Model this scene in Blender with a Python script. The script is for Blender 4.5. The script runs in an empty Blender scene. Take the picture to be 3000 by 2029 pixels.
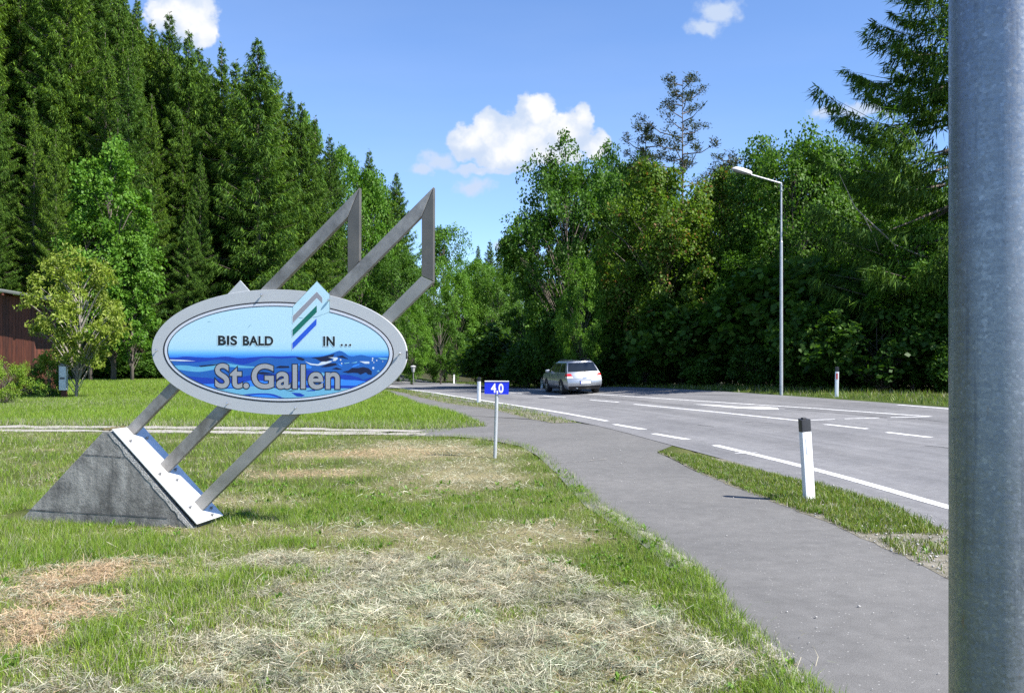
import bpy, bmesh, math, random
import numpy as np
from mathutils import Vector, Matrix
from mathutils.geometry import tessellate_polygon

sc = bpy.context.scene
COL = sc.collection
R = math.radians

# ------------------------------------------------------------------ camera
H = 1.80                       # eye height
F, CX, CY = 2582.0, 1500.0, 1048.0     # focal length and principal point in photo pixels (3000 wide)
cam_d = bpy.data.cameras.new('camera')
cam = bpy.data.objects.new('camera', cam_d)
COL.objects.link(cam)
cam.location = (0, 0, H)
cam.rotation_euler = (R(90), 0, 0)
cam_d.sensor_width = 36
cam_d.lens = 36 * F / 3000
cam_d.shift_y = (CY - 1014.5) / 3000
cam_d.clip_start = 0.05
cam_d.clip_end = 3000
sc.camera = cam

# ------------------------------------------------------------------ light
SUN = Vector((0.600, -0.315, 0.735)).normalized()
sun_d = bpy.data.lights.new('sun', 'SUN')
sun_d.energy = 5.0
sun_d.angle = R(0.53)
sun_d.color = (1.0, 0.955, 0.885)
sun = bpy.data.objects.new('sun', sun_d)
COL.objects.link(sun)
sun.rotation_euler = SUN.to_track_quat('Z', 'Y').to_euler()
sun.location = (40, -20, 60)

world = bpy.data.worlds.new('World')
sc.world = world
world.use_nodes = True
SKY_STRENGTH = 0.088
CLOUD_LEVEL = 5.3


def build_world():
    nt = world.node_tree
    N, L = nt.nodes, nt.links
    N.clear()
    out = N.new('ShaderNodeOutputWorld')
    bg = N.new('ShaderNodeBackground')
    bg.inputs['Strength'].default_value = SKY_STRENGTH
    sky = N.new('ShaderNodeTexSky')
    sky.sky_type = 'NISHITA'
    sky.sun_disc = False
    sky.sun_elevation = math.asin(SUN.z)
    sky.sun_rotation = math.atan2(SUN.x, SUN.y)
    sky.altitude = 500
    sky.air_density = 1.0
    sky.dust_density = 0.0
    sky.ozone_density = 3.0
    tc = N.new('ShaderNodeTexCoord')
    sep = N.new('ShaderNodeSeparateXYZ')
    L.new(tc.outputs['Generated'], sep.inputs[0])

    def m(op, a, b=None, c=None, clamp=False):
        n = N.new('ShaderNodeMath')
        n.operation = op
        n.use_clamp = clamp
        for i, v in enumerate((a, b, c)):
            if v is None:
                continue
            if isinstance(v, (int, float)):
                n.inputs[i].default_value = v
            else:
                L.new(v, n.inputs[i])
        return n.outputs[0]

    def vm(op, a, b=None, scale=None):
        n = N.new('ShaderNodeVectorMath')
        n.operation = op
        for i, v in enumerate((a, b)):
            if v is None:
                continue
            if isinstance(v, tuple):
                n.inputs[i].default_value = v
            else:
                L.new(v, n.inputs[i])
        if scale is not None:
            n.inputs['Scale'].default_value = scale
        return n.outputs['Value'] if op == 'LENGTH' else n.outputs[0]

    yy = m('MAXIMUM', sep.outputs[1], 0.02)
    px = m('DIVIDE', sep.outputs[0], yy)
    pz = m('DIVIDE', sep.outputs[2], yy)
    comb = N.new('ShaderNodeCombineXYZ')
    L.new(px, comb.inputs[0])
    L.new(pz, comb.inputs[1])
    P = comb.outputs[0]

    def noise(scale, detail, rough=0.5):
        n = N.new('ShaderNodeTexNoise')
        n.inputs['Scale'].default_value = scale
        n.inputs['Detail'].default_value = detail
        n.inputs['Roughness'].default_value = rough
        L.new(P, n.inputs['Vector'])
        return n
    w1, w2 = noise(26, 3), noise(80, 3)
    q = vm('SUBTRACT', w1.outputs['Color'], (0.5, 0.5, 0.5))
    q = vm('SCALE', q, scale=0.030)
    q2 = vm('SUBTRACT', w2.outputs['Color'], (0.5, 0.5, 0.5))
    q2 = vm('SCALE', q2, scale=0.010)
    PW = vm('ADD', vm('ADD', P, q), q2)

    def blobs(lst):
        cur = None
        for (x, y, rx, ry) in lst:
            c = ((x - 1162) / 2000, (812 - y) / 2000, 0)
            v = vm('SUBTRACT', PW, c)
            v = vm('MULTIPLY', v, (2000 / rx, 2000 / ry, 0))
            l = vm('LENGTH', v)
            cur = l if cur is None else m('SMOOTH_MIN', cur, l, 0.18)
        return m('SUBTRACT', 1.12, cur)
    puff = blobs([(1215, 262, 42, 50), (1120, 295, 58, 45), (1185, 318, 90, 55), (1322, 268, 28, 30),
                  (1285, 300, 62, 48), (1352, 325, 34, 30), (1060, 328, 42, 42), (1150, 357, 80, 28),
                  (1245, 348, 80, 34), (425, 22, 68, 66), (455, 72, 42, 40), (372, 30, 46, 44)])
    thin = blobs([(1000, 370, 46, 24), (956, 384, 30, 18), (1076, 422, 52, 21), (1632, 28, 55, 36),
                  (1600, 66, 42, 20), (1880, 258, 50, 15), (1960, 254, 70, 22), (1150, 553, 46, 14),
                  (1120, 385, 150, 10)])
    fine = noise(55, 6, 0.62)
    fn = m('SUBTRACT', fine.outputs['Fac'], 0.5)

    def mr(v, a, b, lo=0.0, hi=1.0, smooth=True):
        n = N.new('ShaderNodeMapRange')
        n.interpolation_type = 'SMOOTHSTEP' if smooth else 'LINEAR'
        L.new(v, n.inputs[0])
        n.inputs[1].default_value = a
        n.inputs[2].default_value = b
        n.inputs[3].default_value = lo
        n.inputs[4].default_value = hi
        return n.outputs[0]
    k1 = m('ADD', puff, m('MULTIPLY', fn, 0.9))
    a1 = mr(k1, -0.06, 0.26)
    k2 = m('ADD', thin, m('MULTIPLY', fn, 1.3))
    a2 = m('MULTIPLY', mr(k2, -0.05, 0.75), 0.92)
    alpha = m('MAXIMUM', a1, a2)
    alpha = m('MULTIPLY', alpha, m('GREATER_THAN', sep.outputs[1], 0.05))
    billow = noise(20, 5, 0.55)
    sh = m('ADD', m('MULTIPLY', billow.outputs['Fac'], 1.5), m('MULTIPLY', puff, 0.25))
    sh = mr(sh, 0.66, 1.12)
    cm = N.new('ShaderNodeMix')
    cm.data_type = 'RGBA'
    L.new(sh, cm.inputs['Factor'])
    cl = CLOUD_LEVEL
    cm.inputs['A'].default_value = (0.60 * cl, 0.71 * cl, 0.90 * cl, 1)
    cm.inputs['B'].default_value = (1.0 * cl, 1.0 * cl, 1.0 * cl, 1)
    # faint, stretched cirrus veil over the whole dome
    st = N.new('ShaderNodeMapping')
    st.inputs['Scale'].default_value = (0.8, 2.2, 4.0)
    L.new(tc.outputs['Generated'], st.inputs['Vector'])
    veil = N.new('ShaderNodeTexNoise')
    veil.inputs['Scale'].default_value = 1.6
    veil.inputs['Detail'].default_value = 6
    L.new(st.outputs[0], veil.inputs['Vector'])
    va = mr(veil.outputs['Fac'], 0.45, 0.8, 0.0, 0.10)
    m0 = N.new('ShaderNodeMix')
    m0.data_type = 'RGBA'
    L.new(va, m0.inputs['Factor'])
    tn = N.new('ShaderNodeMix')
    tn.data_type = 'RGBA'
    tn.blend_type = 'MULTIPLY'
    tn.inputs['Factor'].default_value = 1.0
    L.new(sky.outputs[0], tn.inputs['A'])
    tn.inputs['B'].default_value = (0.86, 0.97, 1.17, 1)
    L.new(tn.outputs['Result'], m0.inputs['A'])
    m0.inputs['B'].default_value = (0.8 * cl, 0.88 * cl, 1.0 * cl, 1)
    mx = N.new('ShaderNodeMix')
    mx.data_type = 'RGBA'
    L.new(alpha, mx.inputs['Factor'])
    L.new(m0.outputs['Result'], mx.inputs['A'])
    L.new(cm.outputs['Result'], mx.inputs['B'])
    L.new(mx.outputs['Result'], bg.inputs['Color'])
    L.new(bg.outputs[0], out.inputs[0])


build_world()
vs = sc.view_settings
vs.view_transform = 'Standard'
vs.look = 'None'
vs.exposure = 1.18
vs.gamma = 1.0
vs.use_curve_mapping = False
sc.display_settings.display_device = 'sRGB'
cy = sc.cycles
cy.max_bounces = 7
cy.diffuse_bounces = 3
cy.glossy_bounces = 3
cy.transmission_bounces = 4
cy.transparent_max_bounces = 4
cy.caustics_reflective = False
cy.caustics_refractive = False
sc.render.filter_size = 1.25
cy.use_denoising = False
cy.denoiser = 'OPENIMAGEDENOISE'
cy.denoising_input_passes = 'RGB_ALBEDO_NORMAL'
cy.denoising_prefilter = 'ACCURATE'

rng = np.random.default_rng(7)
random.seed(7)

# ------------------------------------------------------------------ helpers


def tag(o, label=None, cat=None, group=None, kind=None):
    if label:
        o['label'] = label
    if cat:
        o['category'] = cat
    if group:
        o['group'] = group
    if kind:
        o['kind'] = kind
    return o


def empty(name, loc, rz=0.0):
    o = bpy.data.objects.new(name, None)
    o.empty_display_size = 0.2
    COL.objects.link(o)
    o.location = loc
    o.rotation_euler = (0, 0, rz)
    return o


def link(name, me, m=None, parent=None, kind=None):
    o = bpy.data.objects.new(name, me)
    COL.objects.link(o)
    if m is not None:
        me.materials.clear()
        me.materials.append(m)
    if parent is not None:
        o.parent = parent
    if kind:
        o['kind'] = kind
    return o


def np_mesh(name, V, tris=None, quads=None, col=None, smooth=False):
    me = bpy.data.meshes.new(name)
    V = np.asarray(V, np.float32)
    me.vertices.add(len(V))
    me.vertices.foreach_set('co', V.ravel())
    parts, starts, off = [], [], 0
    for arr, k in ((tris, 3), (quads, 4)):
        if arr is None or len(arr) == 0:
            continue
        a = np.asarray(arr, np.int32).reshape(-1, k)
        parts.append(a.ravel())
        starts.append(np.arange(len(a), dtype=np.int32) * k + off)
        off += a.size
    li = np.concatenate(parts)
    st = np.concatenate(starts)
    me.loops.add(len(li))
    me.loops.foreach_set('vertex_index', li)
    me.polygons.add(len(st))
    me.polygons.foreach_set('loop_start', st)
    me.update(calc_edges=True)
    me.validate()
    if col is not None:
        c = np.ones((len(V), 4), np.float32)
        c[:, :3] = col
        at = me.color_attributes.new('col', 'FLOAT_COLOR', 'POINT')
        at.data.foreach_set('color', c.ravel())
    if smooth:
        me.polygons.foreach_set('use_smooth', np.ones(len(st), bool))
    return me


class MB:
    """collects shapes, then links them as one mesh object"""

    def __init__(self):
        self.v, self.f = [], []

    def add(self, vs, fs):
        o = len(self.v)
        self.v += [tuple(p) for p in vs]
        self.f += [tuple(i + o for i in f) for f in fs]
        return self

    def box(self, c, s, rot=None):
        hx, hy, hz = s[0] / 2, s[1] / 2, s[2] / 2
        p = [Vector((x * hx, y * hy, z * hz)) for z in (-1, 1) for y in (-1, 1) for x in (-1, 1)]
        if rot is not None:
            p = [rot @ q for q in p]
        c = Vector(c)
        return self.add([c + q for q in p], [(0, 2, 3, 1), (4, 5, 7, 6), (0, 1, 5, 4), (2, 6, 7, 3), (0, 4, 6, 2), (1, 3, 7, 5)])

    def tube(self, pts, radii, n=10, caps=True):
        pts = [Vector(p) for p in pts]
        if isinstance(radii, (int, float)):
            radii = [radii] * len(pts)
        o = len(self.v)
        ref = None
        for i, p in enumerate(pts):
            d = (pts[min(i + 1, len(pts) - 1)] - pts[max(i - 1, 0)]).normalized()
            if ref is None:
                ref = Vector((0, 0, 1)) if abs(d.z) < 0.9 else Vector((1, 0, 0))
            a = d.cross(ref).normalized()
            b = d.cross(a)
            for k in range(n):
                t = 2 * math.pi * k / n
                self.v.append(tuple(p + (a * math.cos(t) + b * math.sin(t)) * radii[i]))
        for i in range(len(pts) - 1):
            for k in range(n):
                k2 = (k + 1) % n
                self.f.append((o + i * n + k, o + i * n + k2, o + (i + 1) * n + k2, o + (i + 1) * n + k))
        if caps:
            self.f.append(tuple(o + k for k in range(n - 1, -1, -1)))
            self.f.append(tuple(o + (len(pts) - 1) * n + k for k in range(n)))
        return self

    def prism(self, poly, d):
        """polygon (list of 3D points) extruded by vector d"""
        n = len(poly)
        poly = [Vector(p) for p in poly]
        d = Vector(d)
        o = len(self.v)
        self.v += [tuple(p) for p in poly] + [tuple(p + d) for p in poly]
        for t in tessellate_polygon([poly]):
            self.f.append(tuple(o + i for i in t))
            self.f.append(tuple(o + n + i for i in reversed(t)))
        for i in range(n):
            j = (i + 1) % n
            self.f.append((o + i, o + j, o + n + j, o + n + i))
        return self

    def poly(self, poly):
        poly = [Vector(p) for p in poly]
        return self.add(poly, [tuple(t) for t in tessellate_polygon([poly])])

    def build(self, name, m, parent=None, smooth=False, bevel=0.0, kind=None, seg=2):
        me = bpy.data.meshes.new(name)
        me.from_pydata(self.v, [], self.f)
        bm = bmesh.new()
        bm.from_mesh(me)
        bmesh.ops.recalc_face_normals(bm, faces=bm.faces)
        bm.to_mesh(me)
        bm.free()
        if smooth:
            me.polygons.foreach_set('use_smooth', np.ones(len(me.polygons), bool))
        o = link(name, me, m, parent, kind)
        if bevel:
            b = o.modifiers.new('bevel', 'BEVEL')
            b.width = bevel
            b.segments = seg
            b.limit_method = 'ANGLE'
            b.angle_limit = R(35)
        return o


def auto_smooth(o, ang=35):
    me = o.data
    me.polygons.foreach_set('use_smooth', np.ones(len(me.polygons), bool))
    me.set_sharp_from_angle(angle=R(ang))
    return o

# ------------------------------------------------------------------ materials


def new_mat(name):
    m = bpy.data.materials.new(name)
    m.use_nodes = True
    nt = m.node_tree
    nt.nodes.clear()
    return m, nt.nodes, nt.links


def ramp(N, L, src, stops):
    r = N.new('ShaderNodeValToRGB')
    el = r.color_ramp.elements
    while len(el) < len(stops):
        el.new(0.5)
    for e, (p, c) in zip(el, stops):
        e.position = p
        e.color = (*c, 1) if len(c) == 3 else c
    L.new(src, r.inputs[0])
    return r.outputs[0]


def tex(N, L, kind, vec, scale, detail=4, rough=0.55, out='Fac'):
    if kind == 'noise':
        n = N.new('ShaderNodeTexNoise')
        n.inputs['Detail'].default_value = detail
        n.inputs['Roughness'].default_value = rough
    else:
        n = N.new('ShaderNodeTexVoronoi')
        out = 'Distance'
    n.inputs['Scale'].default_value = scale
    L.new(vec, n.inputs['Vector'])
    return n.outputs[out]


def mixc(N, L, fac, a, b, mode='MIX'):
    n = N.new('ShaderNodeMix')
    n.data_type = 'RGBA'
    n.blend_type = mode
    for s, v in (('Factor', fac), ('A', a), ('B', b)):
        if isinstance(v, (int, float)):
            n.inputs[s].default_value = v
        elif isinstance(v, tuple):
            n.inputs[s].default_value = (*v, 1)
        else:
            L.new(v, n.inputs[s])
    return n.outputs['Result']


def mat(name, c1, c2=None, scale=6, rough=0.6, metal=0.0, bump=0.0, bscale=None, spec=0.5, stretch=None, coat=0.0, rvar=0.0):
    m, N, L = new_mat(name)
    out = N.new('ShaderNodeOutputMaterial')
    p = N.new('ShaderNodeBsdfPrincipled')
    p.inputs['Roughness'].default_value = rough
    p.inputs['Metallic'].default_value = metal
    p.inputs['Specular IOR Level'].default_value = spec
    p.inputs['Coat Weight'].default_value = coat
    tcn = N.new('ShaderNodeTexCoord')
    v = tcn.outputs['Object']
    if stretch:
        mp = N.new('ShaderNodeMapping')
        mp.inputs['Scale'].default_value = stretch
        L.new(v, mp.inputs['Vector'])
        v = mp.outputs[0]
    if c2 is None:
        p.inputs['Base Color'].default_value = (*c1, 1)
    else:
        f = tex(N, L, 'noise', v, scale, 6, 0.6)
        L.new(ramp(N, L, f, [(0.32, c1), (0.68, c2)]), p.inputs['Base Color'])
        if rvar:
            mr = N.new('ShaderNodeMapRange')
            L.new(f, mr.inputs[0])
            mr.inputs[1].default_value = 0.3
            mr.inputs[2].default_value = 0.7
            mr.inputs[3].default_value = rough - rvar
            mr.inputs[4].default_value = rough + rvar
            L.new(mr.outputs[0], p.inputs['Roughness'])
    if bump:
        b = N.new('ShaderNodeBump')
        b.inputs['Strength'].default_value = bump
        b.inputs['Distance'].default_value = 0.01
        L.new(tex(N, L, 'noise', v, bscale or scale * 6, 5), b.inputs['Height'])
        L.new(b.outputs[0], p.inputs['Normal'])
    L.new(p.outputs[0], out.inputs[0])
    return m


def leaf_mat(name, trans=0.35, gloss=0.4, var=0.3, attr=True, base=(1, 1, 1), tcol=(1.15, 1.2, 0.5), spec=0.25):
    """colour from the mesh's own 'col' attribute, a little different on every plant"""
    m, N, L = new_mat(name)
    out = N.new('ShaderNodeOutputMaterial')
    a = N.new('ShaderNodeAttribute')
    a.attribute_name = 'col'
    oi = N.new('ShaderNodeObjectInfo')
    tint = ramp(N, L, oi.outputs['Random'], [(0.0, (1 - var, 1 - var * 0.8, 1 - var * 0.5)), (0.5, (1, 1, 1)),
                                             (1.0, (1 + var * 0.9, 1 + var * 0.5, 1 - var * 0.2))])
    c = mixc(N, L, 1.0, a.outputs['Color'], tint, 'MULTIPLY')
    c = mixc(N, L, 1.0, c, base, 'MULTIPLY')
    p = N.new('ShaderNodeBsdfPrincipled')
    p.inputs['Roughness'].default_value = gloss
    p.inputs['Specular IOR Level'].default_value = spec
    L.new(c, p.inputs['Base Color'])
    t = N.new('ShaderNodeBsdfTranslucent')
    L.new(mixc(N, L, 1.0, c, tcol, 'MULTIPLY'), t.inputs['Color'])
    mx = N.new('ShaderNodeMixShader')
    mx.inputs[0].default_value = trans
    L.new(p.outputs[0], mx.inputs[1])
    L.new(t.outputs[0], mx.inputs[2])
    L.new(mx.outputs[0], out.inputs[0])
    return m


M_NEEDLE = leaf_mat('spruce_needles', 0.30, 0.65, 0.24, spec=0.15)
M_LEAF = leaf_mat('tree_leaves', 0.42, 0.5, 0.12, spec=0.2)
M_GRASS = leaf_mat('grass_blades', 0.35, 0.45, 0.0)
M_HAY = leaf_mat('dry_hay', 0.25, 0.6, 0.0, tcol=(1, 1, 0.8))
M_BARK = mat('bark', (0.075, 0.06, 0.048), (0.16, 0.135, 0.115), 3, 0.9, bump=0.6, stretch=(4, 4, 0.6))
M_BARK_GREY = mat('grey_bark', (0.20, 0.18, 0.155), (0.34, 0.31, 0.275), 4, 0.9, bump=0.4, stretch=(4, 4, 0.8))


def ground_mat():
    m, N, L = new_mat('ground')
    out = N.new('ShaderNodeOutputMaterial')
    p = N.new('ShaderNodeBsdfPrincipled')
    p.inputs['Roughness'].default_value = 0.95
    p.inputs['Specular IOR Level'].default_value = 0.15
    a = N.new('ShaderNodeAttribute')
    a.attribute_name = 'col'
    tcn = N.new('ShaderNodeTexCoord')
    v = tcn.outputs['Object']
    n1 = ramp(N, L, tex(N, L, 'noise', v, 0.7, 5), [(0.3, (0.65, 0.7, 0.6)), (0.7, (1.25, 1.2, 1.2))])
    n2 = ramp(N, L, tex(N, L, 'noise', v, 24, 6, 0.7), [(0.3, (0.45, 0.42, 0.36)), (0.72, (1.5, 1.5, 1.45))])
    c = mixc(N, L, 1.0, a.outputs['Color'], n1, 'MULTIPLY')
    c = mixc(N, L, 1.0, c, n2, 'MULTIPLY')
    L.new(c, p.inputs['Base Color'])
    b = N.new('ShaderNodeBump')
    b.inputs['Strength'].default_value = 0.8
    b.inputs['Distance'].default_value = 0.04
    L.new(tex(N, L, 'noise', v, 40, 5, 0.7), b.inputs['Height'])
    L.new(b.outputs[0], p.inputs['Normal'])
    L.new(p.outputs[0], out.inputs[0])
    return m


def asphalt(name, base, warm, speck=0.35, patch=0.12, lanes=0.0):
    m, N, L = new_mat(name)
    out = N.new('ShaderNodeOutputMaterial')
    p = N.new('ShaderNodeBsdfPrincipled')
    p.inputs['Roughness'].default_value = 0.85
    p.inputs['Specular IOR Level'].default_value = 0.3
    tcn = N.new('ShaderNodeTexCoord')
    v = tcn.outputs['Object']
    big = ramp(N, L, tex(N, L, 'noise', v, 0.45, 5, 0.6), [(0.3, base), (0.7, warm)])
    mid = ramp(N, L, tex(N, L, 'noise', v, 5, 6, 0.7), [(0.25, (1 - patch,) * 3), (0.75, (1 + patch,) * 3)])
    fine = ramp(N, L, tex(N, L, 'noise', v, 130, 3, 0.8), [(0.3, (1 - speck,) * 3), (0.7, (1 + speck,) * 3)])
    c = mixc(N, L, 1.0, big, mid, 'MULTIPLY')
    c = mixc(N, L, 1.0, c, fine, 'MULTIPLY')
    if lanes:
        # wear that runs along the carriageway: polished wheel tracks, oil down the middle, patched strips
        at = N.new('ShaderNodeAttribute')
        at.attribute_name = 'col'
        for sc_, lo, hi, st in (((1.1, 0.035, 1), 1 - lanes, 1 + lanes * 0.8, 1.0), ((3.2, 0.16, 1), 1 - lanes * 0.55, 1 + lanes * 0.45, 1.0)):
            mp = N.new('ShaderNodeMapping')
            mp.inputs['Scale'].default_value = sc_
            L.new(at.outputs['Color'], mp.inputs['Vector'])
            c = mixc(N, L, 1.0, c, ramp(N, L, tex(N, L, 'noise', mp.outputs[0], st, 5, 0.6), [(0.33, (lo, lo, lo)), (0.67, (hi, hi, hi))]), 'MULTIPLY')
    # pale chips of stone in the wearing course
    vo = N.new('ShaderNodeTexVoronoi')
    vo.inputs['Scale'].default_value = 55
    L.new(v, vo.inputs['Vector'])
    sepn = N.new('ShaderNodeSeparateColor')
    L.new(vo.outputs['Color'], sepn.inputs[0])
    g = N.new('ShaderNodeMath')
    g.operation = 'GREATER_THAN'
    g.inputs[1].default_value = 0.965
    L.new(sepn.outputs[0], g.inputs[0])
    l = N.new('ShaderNodeMath')
    l.operation = 'LESS_THAN'
    l.inputs[1].default_value = 0.28
    L.new(vo.outputs['Distance'], l.inputs[0])
    mu = N.new('ShaderNodeMath')
    mu.operation = 'MULTIPLY'
    L.new(g.outputs[0], mu.inputs[0])
    L.new(l.outputs[0], mu.inputs[1])
    mu2 = N.new('ShaderNodeMath')
    mu2.operation = 'MULTIPLY'
    mu2.inputs[1].default_value = 0.7
    L.new(mu.outputs[0], mu2.inputs[0])
    c = mixc(N, L, mu2.outputs[0], c, (0.42, 0.41, 0.39))
    L.new(c, p.inputs['Base Color'])
    b = N.new('ShaderNodeBump')
    b.inputs['Strength'].default_value = 0.5
    b.inputs['Distance'].default_value = 0.006
    L.new(tex(N, L, 'noise', v, 160, 3, 0.7), b.inputs['Height'])
    L.new(b.outputs[0], p.inputs['Normal'])
    L.new(p.outputs[0], out.inputs[0])
    return m


M_ROAD = asphalt('road_asphalt', (0.140, 0.140, 0.146), (0.188, 0.186, 0.189), 0.30, 0.18, 0.17)
M_PATH = asphalt('path_asphalt', (0.112, 0.110, 0.107), (0.150, 0.146, 0.140), 0.38, 0.18)
M_PAINT = mat('road_paint', (0.40, 0.40, 0.40), (0.78, 0.78, 0.77), 9, 0.7, bump=0.2)
M_GRAVEL = mat('gravel', (0.17, 0.155, 0.13), (0.42, 0.40, 0.365), 12, 0.95, bump=0.9, bscale=70)
M_SHOULDER = mat('shoulder_soil', (0.075, 0.070, 0.042), (0.22, 0.20, 0.16), 7, 0.95, bump=0.9, bscale=60)
M_CRACK = mat('tar_crack', (0.04, 0.04, 0.042), rough=0.7)
M_STONE = mat('pale_stone', (0.26, 0.25, 0.23), (0.55, 0.54, 0.52), 9, 0.85)

# ------------------------------------------------------------------ the lie of the land


def seg_info(P, Q):
    """distance to polyline Q, and side (+ = right of its direction), for points P (n,2)"""
    best = np.full(len(P), 1e18)
    side = np.zeros(len(P))
    for i in range(len(Q) - 1):
        a, b = Q[i], Q[i + 1]
        ab = b - a
        t = np.clip(((P - a) @ ab) / (ab @ ab), 0, 1)
        c = a + t[:, None] * ab
        dd = ((P - c) ** 2).sum(1)
        cr = ab[0] * (P[:, 1] - a[1]) - ab[1] * (P[:, 0] - a[0])
        upd = dd < best
        best = np.where(upd, dd, best)
        side = np.where(upd, -np.sign(cr), side)
    return np.sqrt(best), side


def sstep(a, b, x):
    t = np.clip((x - a) / (b - a), 0, 1)
    return t * t * (3 - 2 * t)


FOOT = np.array([(-260, 30), (-140, 52), (-60, 68), (-33, 75), (-25, 88), (-24, 110), (-30, 135), (-36, 158), (-20, 176), (10, 190), (60, 215), (260, 270)], float)
EDGE = None       # near edge of the carriageway, set below


def zg(P):
    P = np.atleast_2d(np.asarray(P, float))
    x, y = P[:, 0], P[:, 1]
    z = -0.02 * np.maximum(0, np.minimum(y, 160) - 45) * sstep(-26, -8, x)
    if EDGE is not None:
        d, s = seg_info(P, EDGE)
        d = np.clip(d * s, 0, 11.5)
        z = z + 0.045 * d * (1 - sstep(36, 64, y))
    d, s = seg_info(P, FOOT)
    d = np.maximum(0, -d * s - 1.0)
    xt = -18 - 0.22 * np.maximum(0, y - 80)
    slope = 0.05 + 0.80 * (1 - sstep(0, 1, (x - xt + 28) / 28))
    h = slope * d
    z = z + np.where(h < 60, h, 60 + (h - 60) * 0.25)
    return z


def z1(x, y):
    return float(zg([(x, y)])[0])


TS = np.concatenate([np.linspace(2.0, 30, 1400), np.geomspace(30, 240, 2200)[1:]])


def hit(pts, zoff=0.0):
    """photo pixels (3000 wide) -> points on the ground"""
    out = []
    for (px, py) in pts:
        dx, dz = (px - CX) / F, -(py - CY) / F
        X = np.stack([TS * dx, TS], 1)
        g = H + TS * dz - zg(X)
        i = int(np.argmax(g < 0)) if (g < 0).any() else len(TS) - 1
        t = TS[i]
        if i > 0 and g[i] < 0:
            t = TS[i - 1] + (TS[i] - TS[i - 1]) * g[i - 1] / (g[i - 1] - g[i])
        out.append((t * dx, t))
    return np.array(out)


def resample(Q, step):
    Q = np.asarray(Q, float)
    s = np.concatenate([[0], np.cumsum(np.sqrt((np.diff(Q, axis=0) ** 2).sum(1)))])
    n = max(2, int(s[-1] / step) + 1)
    t = np.linspace(0, s[-1], n)
    return np.stack([np.interp(t, s, Q[:, k]) for k in range(2)], 1)


def smooth_line(Q, it=2):
    Q = np.asarray(Q, float)
    for _ in range(it):
        a = Q[:-1] * 0.75 + Q[1:] * 0.25
        b = Q[:-1] * 0.25 + Q[1:] * 0.75
        Q = np.concatenate([Q[:1], np.stack([a, b], 1).reshape(-1, 2), Q[-1:]])
    return Q


near_px = [(2789, 1499), (2389, 1380), (2073, 1304), (1886, 1258), (1788, 1238), (1623, 1207), (1461, 1182), (1306, 1158), (1248, 1149), (1155, 1133.5)]
E0 = hit(near_px)
d0 = (E0[0] - E0[1]) / np.linalg.norm(E0[0] - E0[1])
d0 = d0 + np.array([0.06, 0])
d9 = (E0[-1] - E0[-2]) / np.linalg.norm(E0[-1] - E0[-2])
EDGE_VIS = smooth_line(E0)
EDGE = np.concatenate([[E0[0] + d0 * 60], [E0[0] + d0 * 15], EDGE_VIS, [(-12.2, 82), (-16, 100), (-22, 122), (-30, 150)]])


def offset_line(Q, d):
    """polyline moved d metres to its right"""
    Q = np.asarray(Q, float)
    T = np.gradient(Q, axis=0)
    T /= np.linalg.norm(T, axis=1)[:, None]
    d = np.broadcast_to(np.asarray(d, float), (len(Q),))
    return Q + np.stack([T[:, 1], -T[:, 0]], 1) * d[:, None]


# far edge of the road
far_px = [(2790, 1175.4), (2451, 1160), (2181, 1150.5), (1900, 1142), (1771, 1138.5)]
FE = hit(far_px)
EDGE_R = resample(EDGE, 1.0)
# road width measured at the visible far-edge points, held beyond them
w_, s_ = seg_info(FE, EDGE)
ROAD_W = float(np.mean(w_))


def blob_noise(x, y, s, seed=0):
    """smooth value noise in 0..1"""
    r = np.random.default_rng(seed)
    tab = r.random((64, 64))
    u, v = x / s + 500.3, y / s + 500.7
    i, j = np.floor(u).astype(int), np.floor(v).astype(int)
    fu, fv = u - i, v - j
    fu, fv = fu * fu * (3 - 2 * fu), fv * fv * (3 - 2 * fv)
    i0, j0, i1, j1 = i % 64, j % 64, (i + 1) % 64, (j + 1) % 64
    return (tab[i0, j0] * (1 - fu) + tab[i1, j0] * fu) * (1 - fv) + (tab[i0, j1] * (1 - fu) + tab[i1, j1] * fu) * fv


def fbm(x, y, s, seed=0, octv=3):
    o, a, tot = 0, 1, 0
    for k in range(octv):
        o = o + a * blob_noise(x, y, s / 2 ** k, seed + k)
        tot += a
        a *= 0.55
    return o / tot


def in_poly(P, Q):
    x, y = P[:, 0], P[:, 1]
    r = np.zeros(len(P), bool)
    n = len(Q)
    for i in range(n):
        x1, y1 = Q[i]
        x2, y2 = Q[(i + 1) % n]
        if y1 == y2:
            continue
        c = ((y1 > y) != (y2 > y)) & (x < (x2 - x1) * (y - y1) / (y2 - y1) + x1)
        r ^= c
    return r


# outlines on the ground
path_left = hit([(1195, 1275), (1348, 1276), (1455, 1286), (1547, 1304), (1600, 1332), (1640, 1368), (1678, 1394), (1768, 1484), (1911, 1568), (2020, 1650), (2091, 1717), (2117, 1768), (2220, 1859), (2298, 1936), (2401, 2029)])
dl = (path_left[-1] - path_left[-2])
dl /= np.linalg.norm(dl)
path_left = np.concatenate([path_left, [path_left[-1] + dl * 3 + np.array([0.1, 0]), path_left[-1] + dl * 12 + np.array([1.6, 0])]])
path_right = hit([(1923, 1325), (1960, 1340), (2045, 1384), (2155, 1429), (2258, 1468), (2433, 1535), (2581, 1603), (2784, 1700)])
dr = (path_right[-1] - path_right[-2])
dr /= np.linalg.norm(dr)
path_right = np.concatenate([path_right, [path_right[-1] + dr * 3, path_right[-1] + dr * 14 + np.array([1.6, 0])]])
up_left = hit([(1423, 1246.5), (1348, 1216), (1320, 1208), (1245, 1191), (1184, 1168), (1125, 1145), (1060, 1128)])
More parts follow.
